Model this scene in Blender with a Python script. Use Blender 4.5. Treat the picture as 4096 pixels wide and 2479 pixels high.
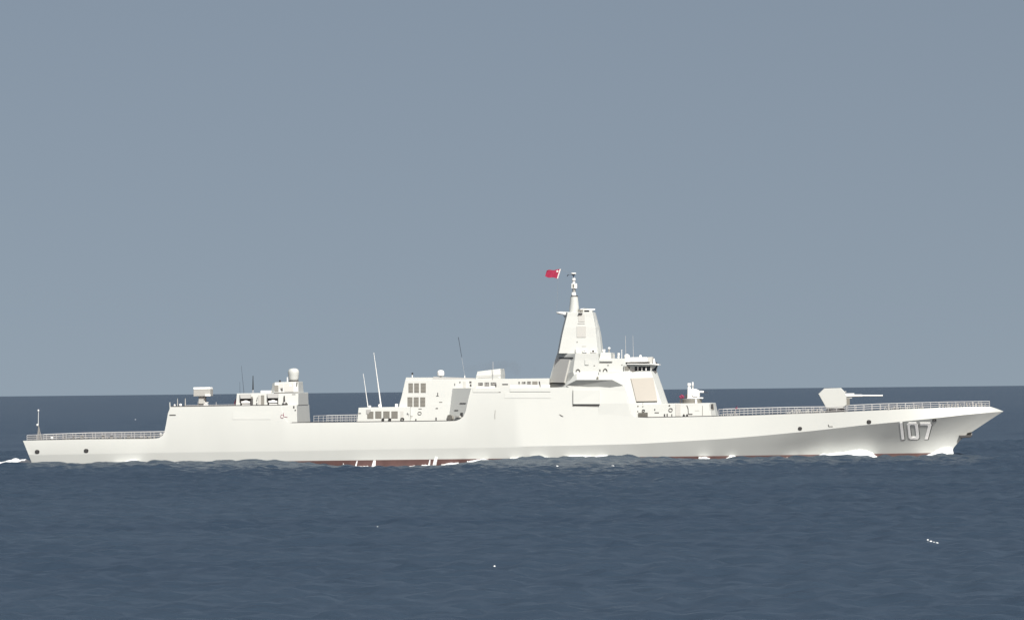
import bpy, bmesh, math, random
import numpy as np
from mathutils import Vector, Matrix
from mathutils.bvhtree import BVHTree
R = math.radians
random.seed(7); rng = np.random.default_rng(11)
for o in list(bpy.data.objects): bpy.data.objects.remove(o)
scene = bpy.context.scene
COL = scene.collection

# ------------------------------------------------------------------ camera
F = 19402.0                       # focal length in photo pixels (4096 wide)
CAM = Vector((0.0, -900.0, 12.48))  # metres above the painted waterline (z = 0)
PITCH, ROLL, YAW = 0.948, -0.60, -5.0
cam_data = bpy.data.cameras.new('camera'); cam = bpy.data.objects.new('camera', cam_data); COL.objects.link(cam)
cam_data.sensor_width = 36.0; cam_data.lens = 36.0 * F / 4096.0
cam_data.clip_start = 1.0; cam_data.clip_end = 200000.0
CM = Matrix.Translation(CAM) @ Matrix.Rotation(R(90 + PITCH), 4, 'X') @ Matrix.Rotation(R(ROLL), 4, 'Z')
cam.matrix_world = CM
scene.camera = cam

# ------------------------------------------------------------------ sky, sun, exposure
SUN_EL, SUN_AHEAD = 46.0, 26.0     # elevation; degrees ahead of the ship's starboard beam
az = R(SUN_AHEAD + YAW)
SUN = Vector((math.sin(az) * math.cos(R(SUN_EL)), -math.cos(az) * math.cos(R(SUN_EL)), math.sin(R(SUN_EL))))
world = bpy.data.worlds.new('World'); scene.world = world; world.use_nodes = True
nt = world.node_tree; nt.nodes.clear()
wo = nt.nodes.new('ShaderNodeOutputWorld'); bg = nt.nodes.new('ShaderNodeBackground')
sky = nt.nodes.new('ShaderNodeTexSky'); sky.sky_type = 'NISHITA'; sky.sun_disc = False
sky.sun_elevation = R(SUN_EL); sky.sun_rotation = math.atan2(SUN.x, SUN.y)
sky.air_density = 1.0; sky.dust_density = 2.5; sky.ozone_density = 1.0
tint = nt.nodes.new('ShaderNodeMix'); tint.data_type = 'RGBA'; tint.blend_type = 'MULTIPLY'; tint.inputs[0].default_value = 1.0
tint.inputs[7].default_value = (0.825, 0.685, 0.555, 1)
bg.inputs['Strength'].default_value = 0.09
tc = nt.nodes.new('ShaderNodeTexCoord'); sep = nt.nodes.new('ShaderNodeSeparateXYZ'); cmb = nt.nodes.new('ShaderNodeCombineXYZ')
mx = nt.nodes.new('ShaderNodeMath'); mx.operation = 'MULTIPLY_ADD'; mx.inputs[1].default_value = 0.75; mx.inputs[2].default_value = 0.24
nt.links.new(tc.outputs['Generated'], sep.inputs[0])
nt.links.new(sep.outputs[0], cmb.inputs[0]); nt.links.new(sep.outputs[1], cmb.inputs[1])
nt.links.new(sep.outputs[2], mx.inputs[0]); nt.links.new(mx.outputs[0], cmb.inputs[2])
nt.links.new(cmb.outputs[0], sky.inputs[0])
nt.links.new(sky.outputs[0], tint.inputs[6]); nt.links.new(tint.outputs[2], bg.inputs['Color']); nt.links.new(bg.outputs[0], wo.inputs[0])
sd = bpy.data.lights.new('sun', 'SUN'); sd.energy = 3.75; sd.angle = R(0.5); sd.color = (1.0, 0.985, 0.935)
so = bpy.data.objects.new('sun', sd); COL.objects.link(so)
so.rotation_euler = SUN.to_track_quat('Z', 'Y').to_euler(); so.location = (60, -200, 200)
vs = scene.view_settings
vs.view_transform = 'Standard'; vs.look = 'None'; vs.gamma = 1.0; vs.exposure = 0.81; vs.use_curve_mapping = False

# ------------------------------------------------------------------ materials
def mat(name, col, rough=0.5, metal=0.0, var=0.0, scale=0.15, spec=0.4):
    m = bpy.data.materials.new(name); m.use_nodes = True
    n = m.node_tree.nodes; l = m.node_tree.links; b = n['Principled BSDF']
    b.inputs['Base Color'].default_value = (*col, 1); b.inputs['Roughness'].default_value = rough
    b.inputs['Metallic'].default_value = metal; b.inputs['Specular IOR Level'].default_value = spec
    if var:
        t = n.new('ShaderNodeTexCoord'); mp = n.new('ShaderNodeMapping'); mp.inputs['Scale'].default_value = (1.0, 1.0, 0.35)
        no = n.new('ShaderNodeTexNoise'); no.inputs['Scale'].default_value = scale; no.inputs['Detail'].default_value = 5
        cr = n.new('ShaderNodeValToRGB')
        cr.color_ramp.elements[0].position = 0.2; cr.color_ramp.elements[1].position = 0.8
        cr.color_ramp.elements[0].color = (*[c * (1 - var) for c in col], 1); cr.color_ramp.elements[1].color = (*[min(1, c * (1 + var)) for c in col], 1)
        l.new(t.outputs['Object'], mp.inputs[0]); l.new(mp.outputs[0], no.inputs['Vector'])
        l.new(no.outputs['Fac'], cr.inputs[0]); l.new(cr.outputs[0], b.inputs['Base Color'])
    return m
M = {
 'paint': mat('light_grey_paint', (0.432, 0.452, 0.440), 0.5, var=0.025, scale=0.2),
 'white': mat('white_paint', (0.66, 0.67, 0.66), 0.45),
 'deck': mat('dark_deck_paint', (0.06, 0.06, 0.062), 0.8),
 'dark': mat('black_rubber_and_shadow', (0.012, 0.012, 0.013), 0.6),
 'shade': mat('dark_grey_fitting_and_shade', (0.05, 0.05, 0.052), 0.7),
 'vent': mat('grey_louvre', (0.165, 0.163, 0.148), 0.7, var=0.05, scale=2.0),
 'grey': mat('mid_grey_paint', (0.27, 0.275, 0.27), 0.6, var=0.05, scale=0.6),
 'pale': mat('pale_grey_panel', (0.375, 0.38, 0.365), 0.55),
 'array': mat('cream_radar_face', (0.352, 0.337, 0.305), 0.5),
 'array_grey': mat('grey_radar_face', (0.38, 0.385, 0.37), 0.5),
 'glass': mat('bridge_glass', (0.010, 0.012, 0.015), 0.12, spec=0.6),
 'red': mat('red_antifouling', (0.085, 0.047, 0.044), 0.6, var=0.22, scale=0.5),
 'flag': mat('red_cloth', (0.27, 0.016, 0.052), 0.8),
 'cloth_white': mat('white_cloth', (0.6, 0.55, 0.54), 0.8),
 'redcover': mat('red_canvas', (0.19, 0.03, 0.07), 0.8, var=0.6, scale=6.0),
 'net': mat('grey_netting', (0.20, 0.20, 0.195), 0.8),
 'rail': mat('pale_rail_paint', (0.37, 0.375, 0.38), 0.5),
 'digit': mat('white_number_paint', (0.90, 0.91, 0.90), 0.5),
 'skin': mat('skin', (0.45, 0.28, 0.2), 0.6),
 'overall': mat('dark_blue_overall', (0.035, 0.03, 0.07), 0.8),
 'vest': mat('orange_red_life_vest', (0.45, 0.05, 0.09), 0.8),
 'gunmetal': mat('gunmetal', (0.05, 0.06, 0.08), 0.4, metal=0.5),
}
def foam_mat():
    m = mat('sea_foam', (0.68, 0.70, 0.71), 0.9, spec=0.1)
    n = m.node_tree.nodes; l = m.node_tree.links
    t = n.new('ShaderNodeTexCoord'); no = n.new('ShaderNodeTexNoise'); no.inputs['Scale'].default_value = 1.6; no.inputs['Detail'].default_value = 6
    bp = n.new('ShaderNodeBump'); bp.inputs['Strength'].default_value = 0.5; bp.inputs['Distance'].default_value = 0.25
    l.new(t.outputs['Object'], no.inputs['Vector']); l.new(no.outputs['Fac'], bp.inputs['Height']); l.new(bp.outputs[0], n['Principled BSDF'].inputs['Normal'])
    return m
M['foam'] = foam_mat()

# ------------------------------------------------------------------ measuring helpers
SHIP = Matrix.Rotation(R(YAW), 4, 'Z'); SHIP_INV = SHIP.inverted()
CL = SHIP_INV @ CAM
def ray(px, py):                       # viewing ray of a photo pixel, in the ship's own frame
    d = Vector(((px - 2048.0) / F, -(py - 1239.5) / F, -1.0))
    return (SHIP_INV.to_3x3() @ (CM.to_3x3() @ d)).normalized()
def P(px, py, y):                      # measured point lying in the ship's fore-and-aft plane y
    d = ray(px, py); t = (y - CL.y) / d.y
    return CL + d * t
def PZ(px, py, z):                     # measured point lying at height z (world frame)
    d = CM.to_3x3() @ Vector(((px - 2048.0) / F, -(py - 1239.5) / F, -1.0))
    t = (z - CAM.z) / d.z
    return CAM + d * t
def interp(tab, x):
    xs = [a for a, _ in tab]; ys = [b for _, b in tab]
    return float(np.interp(x, xs, ys))
SOLIDS = []
def hit(px, py):
    for dx, dy in ((0, 0), (0, 3), (-3, 0), (3, 0), (0, 7), (-7, 0), (7, 0), (0, -5), (-14, 0), (14, 0)):
        h = hit1(px + dx, py + dy)
        if h is not None: break

    return h
def hit1(px, py):
    d = ray(px, py); best = None
    for tree in SOLIDS:
        loc, nor, idx, dist = tree.ray_cast(CL, d)
        if loc is not None and (best is None or dist < best[2]):
            if nor.dot(d) > 0: nor = -nor
            best = (loc, nor, dist)
    return best

class MB:
    def __init__(s): s.v = []; s.f = []
    def add(s, vs_, fs):
        o = len(s.v); s.v += [Vector(p) for p in vs_]; s.f += [[i + o for i in f] for f in fs]; return s
    def box(s, c, size, rot=None):
        hx, hy, hz = size[0] / 2, size[1] / 2, size[2] / 2
        pts = [Vector((x, y, z)) for z in (-hz, hz) for x, y in ((-hx, -hy), (hx, -hy), (hx, hy), (-hx, hy))]
        if rot is not None: pts = [rot @ p for p in pts]
        c = Vector(c)
        return s.add([p + c for p in pts], [[3, 2, 1, 0], [4, 5, 6, 7], [0, 1, 5, 4], [1, 2, 6, 5], [2, 3, 7, 6], [3, 0, 4, 7]])
    def pbox(s, x0, y0, x1, y1, y, depth):     # box whose starboard face fills photo rectangle (x0,y0)-(x1,y1) in plane y
        a, b, c, d = P(x0, y1, y), P(x1, y1, y), P(x1, y0, y), P(x0, y0, y)
        k = Vector((0, depth, 0))
        return s.add([a, b, b + k, a + k, d, c, c + k, d + k], [[3, 2, 1, 0], [4, 5, 6, 7], [0, 1, 5, 4], [1, 2, 6, 5], [2, 3, 7, 6], [3, 0, 4, 7]])
    def tube(s, p0, p1, r0, r1=None, n=8):
        r1 = r0 if r1 is None else r1
        p0 = Vector(p0); p1 = Vector(p1); a = (p1 - p0).normalized()
        u = a.orthogonal().normalized(); w = a.cross(u)
        vs_ = [p0 + (u * math.cos(2 * math.pi * i / n) + w * math.sin(2 * math.pi * i / n)) * r0 for i in range(n)]
        vs_ += [p1 + (u * math.cos(2 * math.pi * i / n) + w * math.sin(2 * math.pi * i / n)) * r1 for i in range(n)]
        fs = [[i, (i + 1) % n, n + (i + 1) % n, n + i] for i in range(n)] + [list(range(n))[::-1], list(range(n, 2 * n))]
        return s.add(vs_, fs)
    def lathe(s, c, prof, n=24, axis='Z'):      # prof: (radius, height)
        c = Vector(c); vs_ = []
        for r, h in prof:
            for i in range(n):
                a = 2 * math.pi * i / n
                q = Vector((r * math.cos(a), r * math.sin(a), h))
                if axis == 'X': q = Vector((h, r * math.cos(a), r * math.sin(a)))
                if axis == 'Y': q = Vector((r * math.cos(a), h, r * math.sin(a)))
                vs_.append(c + q)
        fs = []
        for k in range(len(prof) - 1):
            for i in range(n):
                fs.append([k * n + i, k * n + (i + 1) % n, (k + 1) * n + (i + 1) % n, (k + 1) * n + i])
        fs += [list(range(n))[::-1], list(range((len(prof) - 1) * n, len(prof) * n))]
        return s.add(vs_, fs)
    def loft(s, rings):
        n = len(rings[0]); vs_ = [p for r in rings for p in r]; fs = []
        for k in range(len(rings) - 1):
            for i in range(n):
                fs.append([k * n + i, k * n + (i + 1) % n, (k + 1) * n + (i + 1) % n, (k + 1) * n + i])
        fs += [list(range(n))[::-1], list(range((len(rings) - 1) * n, len(rings) * n))]
        return s.add(vs_, fs)
    def sym(s, rings):                          # rings of (px, py, y) starboard corners, aft to fore, mirrored to port
        rr = []
        for r in rings:
            st = [P(*q) for q in r]
            rr.append(st + [Vector((p.x, -p.y, p.z)) for p in reversed(st)])
        return s.loft(rr)
    def prism(s, outline, y0, y1):              # photo outline in plane y0 extruded to y1
        a = [P(x, y, y0) for x, y in outline]; b = [Vector((p.x, y1, p.z)) for p in a]
        return s.loft([a, b])
    def build(s, name, m, parent=None, smooth=False, bevel=0.0, solid=False):
        me = bpy.data.meshes.new(name); me.from_pydata([tuple(p) for p in s.v], [], s.f)
        bm = bmesh.new(); bm.from_mesh(me)
        bmesh.ops.recalc_face_normals(bm, faces=bm.faces)
        bm.to_mesh(me); bm.free()
        if smooth:
            me.polygons.foreach_set('use_smooth', [True] * len(me.polygons))
            if smooth is not True: me.set_sharp_from_angle(angle=R(smooth))
        me.materials.append(M[m] if isinstance(m, str) else m)
        o = bpy.data.objects.new(name, me); COL.objects.link(o)
        if parent is not None: o.parent = parent
        if bevel:
            b = o.modifiers.new('bevel', 'BEVEL'); b.width = bevel; b.segments = 2; b.limit_method = 'ANGLE'
        if solid: SOLIDS.append(BVHTree.FromPolygons([tuple(p) for p in s.v], s.f))
        return o
def tag(o, label=None, cat=None, group=None, kind=None):
    for k, v in (('label', label), ('category', cat), ('group', group), ('kind', kind)):
        if v: o[k] = v
    return o

# ================================================================== the warship
ship = bpy.data.objects.new('warship', None); COL.objects.link(ship); ship.rotation_euler = (0, 0, R(YAW))
tag(ship, 'long pale grey naval destroyer numbered 107 steaming across the sea', 'warship')
def part(mb, name, m, parent=None, **k): return mb.build(name, m, parent or ship, **k)

# ---- hull form, tables read along the ship (photo x -> photo y or half breadth in metres)
TOP = [(92,1762),(150,1760),(350,1756),(600,1754),(622,1753),(637,1750),(650,1741),(658,1727),(664,1697),(672,1652),(681,1628),(683,1627),
       (945,1623),(1120,1621),(1122,1621),(1126,1640),(1133,1665),(1142,1680),(1152,1688),(1165,1691),(1300,1689.5),(1600,1686),(1800,1683.5),(1822,1682.5),(1838,1677),
       (1854,1665),(1863,1644),(1875,1589),(1883,1553),(1886,1552),(2200,1549),(2494,1545),(2497,1546),(2511,1590),(2521,1630),(2527,1655),(2534,1664),(2545,1668.5),(2590,1670),(2750,1667),(2850,1665),
       (3000,1661),(3150,1655.5),(3300,1650),(3400,1645.5),(3650,1634),(3800,1628.5),(3900,1626),(3958,1625),(3985,1633),(4013,1644)]
KNU = [(92,1818),(150,1816),(700,1806.5),(1300,1798.5),(1500,1794),(2000,1786),(2300,1781),(2550,1774.5),(2750,1763),(2900,1754),(3050,1741.5),(3250,1722.5),
       (3450,1700),(3600,1686),(3750,1671),(3850,1659),(3950,1650),(4013,1645)]
BK = [(92,8.7),(400,9.5),(1000,10.1),(2000,10.3),(2600,10.1),(2900,9.6),(3200,8.3),(3450,6.6),(3700,4.2),(3850,2.4),(3960,0.9),(4013,0.03)]
BW = [(92,8.3),(400,9.15),(1000,9.75),(2000,9.95),(2500,9.4),(2800,8.6),(3100,6.9),(3400,4.3),(3650,1.8),(3850,0.4),(4013,0.02)]
LEAN = [(92,0.10),(1000,0.13),(2600,0.13),(2900,0.09),(3150,0.0),(3350,-0.07),(3550,-0.02),(3680,0.15),(3800,0.35),(3900,0.45),(4013,0.0)]
STEM = [(1600,4040),(1645,4013),(1659,3990),(1692,3940),(1726,3889),(1736,3868),(1758,3844),(1780,3821),(1795,3812),(1815,3805),(1900,3800)]
def bottom_py(u): return 1855.5 - 0.0118 * (u - 92)
def side_pt(px, py, hb):
    return P(px, py, -hb)
st = sorted(set([a for a, _ in TOP] + list(range(120, 4000, 45)) + [3920, 3940, 3975, 4000]))
NB = 9
rows = []
for u in st:
    col = []
    kpy, tpy, bpy_ = interp(KNU, u), interp(TOP, u), bottom_py(u)
    kpy = max(kpy, tpy + 1.0)
    bk, bw, ln = interp(BK, u), interp(BW, u), interp(LEAN, u)
    def px_at(py, t):
        px = u
        if u < 500: px += (500 - u) / 408.0 * max(0.0, (py - 1762)) * 0.40
        if u > 2900: px = 2900 + (u - 2900) * (interp(STEM, 1645 + t * 165.0) - 2900) / 1113.0
        return px
    hk = (kpy - tpy) / 21.8
    ht = max(0.02, bk - ln * hk)
    col.append(side_pt(px_at(tpy, 0), tpy, ht))
    col.append(side_pt(px_at(kpy, 0), kpy, bk))
    fl = min(1.0, max(0.0, (u - 2400) / 1000.0))
    for j in range(1, NB):
        t = j / (NB - 1)
        # rows of a bow station slide along the raked stem
        py = kpy + (bpy_ - kpy) * t
        g = t * (1 - fl) + fl * t ** 1.04
        col.append(side_pt(px_at(py, t), py, bk + (bw - bk) * g))
    b0 = col[-1]
    col.append(Vector((b0.x - (0.6 if u > 3000 else 0), b0.y * 0.97, b0.z - 2.2)))
    col.append(Vector((b0.x - (1.2 if u > 3000 else 0), b0.y * 0.8, b0.z - 5.0)))
    rows.append(col)
NR = len(rows[0])
def strip(r0, r1):
    mb = MB(); n = len(rows); w = r1 - r0 + 1
    for sgn in (1, -1):
        vs_ = [Vector((p.x, p.y * sgn, p.z)) for c in rows for p in c[r0:r1 + 1]]
        fs = [[i * w + j, (i + 1) * w + j, (i + 1) * w + j + 1, i * w + j + 1] for i in range(n - 1) for j in range(w - 1)]
        mb.add(vs_, fs)
    # transom
    vs_ = [p for p in rows[0][r0:r1 + 1]] + [Vector((p.x, -p.y, p.z)) for p in rows[0][r0:r1 + 1]]
    mb.add(vs_, [[j, j + 1, w + j + 1, w + j] for j in range(w - 1)])
    return mb
hullmb = strip(0, NB)
# cap across the top edge: decks where flat, transverse walls where steep
deckmb = MB()
for i in range(len(rows) - 1):
    a, b = rows[i][0], rows[i + 1][0]
    q = [a, b, Vector((b.x, -b.y, b.z)), Vector((a.x, -a.y, a.z))]
    sl = abs(b.z - a.z) / max(1e-6, abs(b.x - a.x))
    (deckmb if sl < 0.25 and b.x < P(3990, 1630, 0).x else hullmb).add(q, [[0, 1, 2, 3]])
hull = part(hullmb, 'hull', 'paint', solid=True, smooth=18)
deck = part(deckmb, 'deck', 'deck', solid=True)
bott = part(strip(NB, NR - 1), 'hull_bottom', 'red', solid=True, smooth=30)
bott['label'] = 'dull red lower hull'

# ---- big superstructure blocks
def sym(name, m, rings, parent=None, **k):
    mb = MB(); mb.sym(rings); return part(mb, name, m, parent, **k)
aft_house = sym('aft_deckhouse', 'paint', [[(942,1625,-7.6),(1193,1620,-7.4)], [(947,1573,-7.2),(1193.5,1569,-7.0)]], solid=True, bevel=0.08)
aft_front = sym('hangar_front', 'paint', [[(1090,1692,-9.35),(1189,1690,-9.3)], [(1090,1622,-8.95),(1187,1619,-8.9)]], solid=True, bevel=0.05)
aft_top = sym('sensor_house', 'paint', [[(1084,1569,-3.0),(1096,1570,-4.0),(1193.5,1569,-3.8)], [(1090,1533,-2.6),(1099,1528.5,-3.4),(1193,1525.5,-3.2)]], solid=True, bevel=0.05)
low_house = sym('low_deckhouse', 'paint', [[(1428,1687,-7.3),(1640,1685,-7.3)], [(1434,1630,-6.9),(1640,1626,-6.9)]], solid=True, bevel=0.06)
mid_house = sym('midship_deckhouse', 'paint', [[(1590,1686,-6.0),(2188,1680,-6.0)], [(1597,1617,-5.5),(2190,1612,-5.5)], [(1605,1590,-5.3),(2192,1590,-5.3)], [(1621,1519,-4.8),(2198,1512.5,-4.8)]], solid=True, bevel=0.05)
roof_a = sym('roof_screen', 'paint', [[(1622,1519.3,-4.7),(1731,1518.8,-4.7)], [(1624,1509,-4.65),(1729,1509,-4.65)]], solid=True)
roof_b = sym('roof_house', 'grey', [[(1727,1519,-3.6),(1905,1516.5,-3.6)], [(1734,1506,-3.4),(1905,1512,-3.4)]], solid=True)
funnel = sym('funnel', 'paint', [[(1901,1517.5,-4.4),(2003,1516,-4.6)], [(1905,1502,-4.4),(2003,1498,-4.6)], [(1910,1485.5,-4.0),(1998,1473,-4.2),(2002,1475,-4.2)] [0:1] + [(2001,1474,-4.2)]], solid=True, bevel=0.05)
# raised side plating steps out from the deckhouse: aft-facing quarter panel
L = [(1811,1552.5),(1805,1600),(1794,1683)]
Rr = [(1884,1551.5),(1875,1588),(1864,1643),(1855,1664),(1839,1676.5),(1822,1682.5)]
qa, qb, qc = P(1811,1552,-5.15), P(1884,1551,-9.2), P(1794,1683,-5.95); qn = (qb - qa).cross(qc - qa)
def on_quarter(x, y):
    d = ray(x, y); return CL + d * ((qa - CL).dot(qn) / d.dot(qn))
mb = MB(); poly = [on_quarter(x, y) for x, y in L + Rr[::-1]]
n = len(poly); inner = [Vector((p.x + 0.3, -3.0, p.z)) for p in poly]
mb.loft([poly, inner]); part(mb, 'quarter_panel', 'paint', solid=True)

# tower: lower stage with the slanted aft array faces, upper stage above
tower = sym('mast_tower', 'paint', [
   [(2199,1552,-2.6),(2279,1552,-8.0),(2404,1552,-8.0),(2420,1552,-4.0)],
   [(2199,1512,-2.3),(2300,1512,-7.6),(2400,1512,-7.6),(2416,1512,-3.6)],
   [(2206,1485,-2.0),(2292,1485,-7.2),(2397,1485,-7.2),(2413,1485,-3.4)],
   [(2220,1440,-1.7),(2298,1440,-7.0),(2393.5,1440,-7.0),(2410,1440,-3.0)],
   [(2229,1413,-1.5),(2302,1413,-6.95),(2391.5,1413,-6.95),(2404,1413,-2.8)]], solid=True, bevel=0.05)
upper = sym('upper_tower', 'paint', [
   [(2229,1413.2,-2.70),(2235,1413.2,-4.6),(2391,1413.2,-4.6),(2406,1413,-3.0)],
   [(2242,1345,-2.25),(2248,1345,-4.15),(2384.5,1345,-4.15),(2399,1345,-2.4)],
   [(2250,1310,-2.05),(2256,1310,-3.95),(2381,1310,-3.95),(2393,1310,-2.0)],
   [(2261,1266,-1.70),(2267,1266,-3.6),(2373.5,1266,-3.6),(2382,1266,-1.5)],
   [(2264,1249,-1.60),(2270,1249,-3.5),(2370.5,1249,-3.5),(2378,1249,-1.3)]], solid=True, bevel=0.05)
bridge = sym('bridge_block', 'paint', [
   [(2395,1672,-9.5),(2525,1672,-9.5),(2658,1672,-4.6),(2680,1672,-1.2)],
   [(2395,1613,-9.3),(2513,1613,-9.25),(2646.5,1613,-4.3),(2670,1613,-1.0)],
   [(2395,1545,-8.75),(2494,1545,-8.72),(2624.5,1545,-3.9),(2647,1545,-.8)],
   [(2395,1484.5,-8.3),(2478,1484.5,-8.25),(2604.5,1484,-3.5),(2626,1484,-0.6)]], solid=True, bevel=0.04)
# sponson below the tower: lit slope above, shaded underside below
mb = MB()
U1, U2 = P(2306,1487,-7.0), P(2479,1485,-8.1)
T1, T2 = P(2307,1519,-9.65), P(2450,1519,-9.65)
Lp, Rp = P(2264,1541,-8.65), P(2496,1543,-8.65)
B1, B2 = P(2286,1553.5,-8.72), P(2440,1552.5,-8.72)
I = [Vector((p.x, -5.0, p.z)) for p in (U1, U2, Rp, B2, B1, Lp)]
mb.add([U1, U2, T1, T2, Lp, Rp, B1, B2] + I, [[0,1,3,2],[1,5,3],[0,2,4],[2,3,5,7,6,4],[0,8,9,1],[1,9,10,5],[5,10,11,7],[7,11,12,6],[6,12,13,4],[4,13,8,0],[8,13,12,11,10,9]])
part(mb, 'sponson', 'paint', solid=True)
fore_house = sym('forward_deckhouse', 'paint', [[(2500,1673,-8.2),(2846,1667,-7.6),(2866,1666,-4.8)], [(2500,1616,-7.9),(2839,1611.5,-7.2),(2853,1610.5,-4.5)]], solid=True, bevel=0.06)

mb = MB(); mb.sym([[(2395,1486,-6.9),(2504,1485.5,-6.9)], [(2395,1433.5,-6.6),(2500,1433.5,-6.6)]]); bh = part(mb, 'bridge_house', 'paint', solid=True, bevel=0.05)
mb = MB(); mb.sym([[(2398,1434,-5.6),(2445,1434,-5.6)], [(2402,1409.5,-5.4),(2443,1409.5,-5.4)]]); part(mb, 'upper_bridge_house', 'paint', solid=True, bevel=0.05)
br = sym('wheelhouse', 'paint', [[(2497,1486,-7.4),(2537,1486,-5.85),(2603,1485.5,-3.45),(2624,1485,-0.7)], [(2497,1456,-7.4),(2537,1456,-5.85),(2604,1456,-3.5),(2632,1455,-0.8)]], solid=True)

# ---- plates lying on a surface
def slab(name, m, outline, t=0.12, parent=None, push=0.0, back=0.05, **k):
    """a plate of thickness t fixed to whatever wall stands behind the measured outline"""
    hs = [hit(x, y) for x, y in outline]
    hs = [h for h in hs]
    if any(h is None for h in hs): raise RuntimeError('no wall for %s %s' % (name, outline))
    nrm = Vector((0, 0, 0))
    for h in hs: nrm += h[1]
    nrm.normalize()
    front = [h[0] + nrm * (t + push) for h in hs]; rear = [h[0] - nrm * back for h in hs]
    mb = MB(); mb.loft([rear, front])
    return part(mb, name, m, parent, **k)
def rect(x0, y0, x1, y1): return [(x0, y1), (x1, y1), (x1, y0), (x0, y0)]
def ring_on(name, m, cx, cy, rx, ry, wpx, t=0.1, parent=None, n=18, p=2.6):
    """raised oval rim fixed to the wall"""
    mb = MB(); o = []; i_ = []
    for k in range(n):
        a = 2 * math.pi * k / n; c, s = math.cos(a), math.sin(a)
        e = (abs(c) ** p + abs(s) ** p) ** (-1 / p)
        for lst, dr in ((o, 0), (i_, -wpx)):
            h = hit(cx + (rx + dr) * c * e, cy + (ry + dr) * s * e); lst.append(h[0] + h[1] * t)
    back = [Vector((q.x, q.y + t + 0.03, q.z)) for q in o]
    vs_ = o + i_ + back
    fs = [[k, (k + 1) % n, n + (k + 1) % n, n + k] for k in range(n)] + [[k, 2 * n + k, 2 * n + (k + 1) % n, (k + 1) % n] for k in range(n)]
    mb.add(vs_, fs); return part(mb, name, m, parent)
def oval_on(name, m, cx, cy, rx, ry, t=0.08, parent=None, n=18, p=2.6):
    pts = []
    for k in range(n):
        a = 2 * math.pi * k / n; c, s = math.cos(a), math.sin(a)
        e = (abs(c) ** p + abs(s) ** p) ** (-1 / p)
        pts.append((cx + rx * c * e, cy + ry * s * e))
    return slab(name, m, pts, t, parent)

# hull fairleads, side marks and panels
for cx, cy, r in ((149,1806,9),(345,1802,9),(3200,1713,8),(3475.5,1686.5,9)):
    fl = oval_on('fairlead', 'dark', cx, cy, r, r * 0.85, 0.10)
    ring_on('fairlead_rim', 'shade', cx, cy, r * 0.55, r * 0.45, r * 0.2, 0.14, fl)
sq = slab('fairlead', 'dark', rect(3730,1675,3745,1685.5), 0.06)
ring_on('fairlead_rim', 'rail', 3737, 1681, 4, 3.4, 1.4, 0.12, sq)
slab('hull_mark', 'shade', [(3312,1697),(3315,1697),(3316,1704),(3331,1704),(3331,1706.5),(3313,1706.5)], 0.04)
slab('rub_strake', 'shade', rect(678,1657.5,703,1660.5), 0.1)
def framed(x0, y0, x1, y1, m='paint', t=0.16, name='side_panel', edge=True):
    o = slab(name, m, rect(x0, y0, x1, y1), t)
    return o
framed(930,1647,1083,1677, t=0.05)
framed(2293.5,1561,2400,1616.5, t=0.42, name='boat_bay_door')
slab('door_shadow', 'shade', rect(2291,1560,2293.2,1625), 0.06); slab('door_shadow', 'shade', [(2294,1616.8),(2398,1616.2),(2396,1619.5),(2294,1620)], 0.06)  # door panel's shadow, left and below, painted as dark strips
framed(2040,1553,2202,1566, t=0.10, name='bulwark_panel'); framed(2018,1571,2203,1592, t=0.05, name='bulwark_panel')
framed(1892,1553,1995,1568.5, t=0.08, name='bulwark_panel')
slab('hull_mark', 'shade', rect(1994,1567,2003,1569), 0.05)
slab('pipe', 'vent', [(1980.5,1640),(1982,1640),(1980,1662),(1981,1675),(1979,1675),(1978.5,1660)], 0.06)
slab('hull_mark', 'shade', [(2236,1656),(2240,1657),(2254,1665),(2252,1666.5),(2244,1664)], 0.05)
# hull number
def on_hull(poly_quads, name, m, off, parent):
    bm = bmesh.new()
    vm = {}
    for q in poly_quads:
        fv = []
        for p in q:
            k = (round(p[0], 2), round(p[1], 2))
            if k not in vm: vm[k] = bm.verts.new((p[0], p[1], 0))
            fv.append(vm[k])
        bm.faces.new(fv)
    bmesh.ops.subdivide_edges(bm, edges=bm.edges, cuts=5, use_grid_fill=True)
    ext = bmesh.ops.extrude_face_region(bm, geom=list(bm.faces))
    top = {v for v in ext['geom'] if isinstance(v, bmesh.types.BMVert)}
    for v in bm.verts:
        h = hit(v.co.x, v.co.y); v.co = h[0] + h[1] * (off if v in top else -0.03)
    bmesh.ops.recalc_face_normals(bm, faces=bm.faces)
    me = bpy.data.meshes.new(name); bm.to_mesh(me); bm.free(); me.materials.append(M[m])
    o = bpy.data.objects.new(name, me); COL.objects.link(o); o.parent = parent; return o
def octagon(x0, y0, x1, y1, c, sh):     # corner-cut rectangle, sheared by sh px from top to bottom
    pts = [(x0 + c, y0), (x1 - c, y0), (x1, y0 + c), (x1, y1 - c), (x1 - c, y1), (x0 + c, y1), (x0, y1 - c), (x0, y0 + c)]
    return [(x + sh * (y - y0) / (y1 - y0), y) for x, y in pts]
zo = octagon(3628,1688.5,3671,1755.5,7,7); zi = octagon(3639.5,1698,3660,1745.5,3.5,5)
DIG = [[[(3598.5,1688.5),(3609.5,1688),(3618,1756),(3606,1756.5)]],
       [[zo[k], zo[(k + 1) % 8], zi[(k + 1) % 8], zi[k]] for k in range(8)],
       [[(3679.5,1689),(3708,1689),(3708,1699),(3681.5,1699)], [(3708,1689),(3721,1689),(3726.5,1697),(3712,1703),(3708,1699)], [(3712,1703),(3726.5,1697),(3711,1755.5),(3697.5,1755.5)]]]
for q in DIG:
    d = on_hull(q, 'hull_digit', 'digit', 0.075, ship)
    on_hull([[(x + 2.8, y + 1.8) for x, y in f] for f in q], 'digit_shadow', 'dark', 0.04, d)
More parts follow.
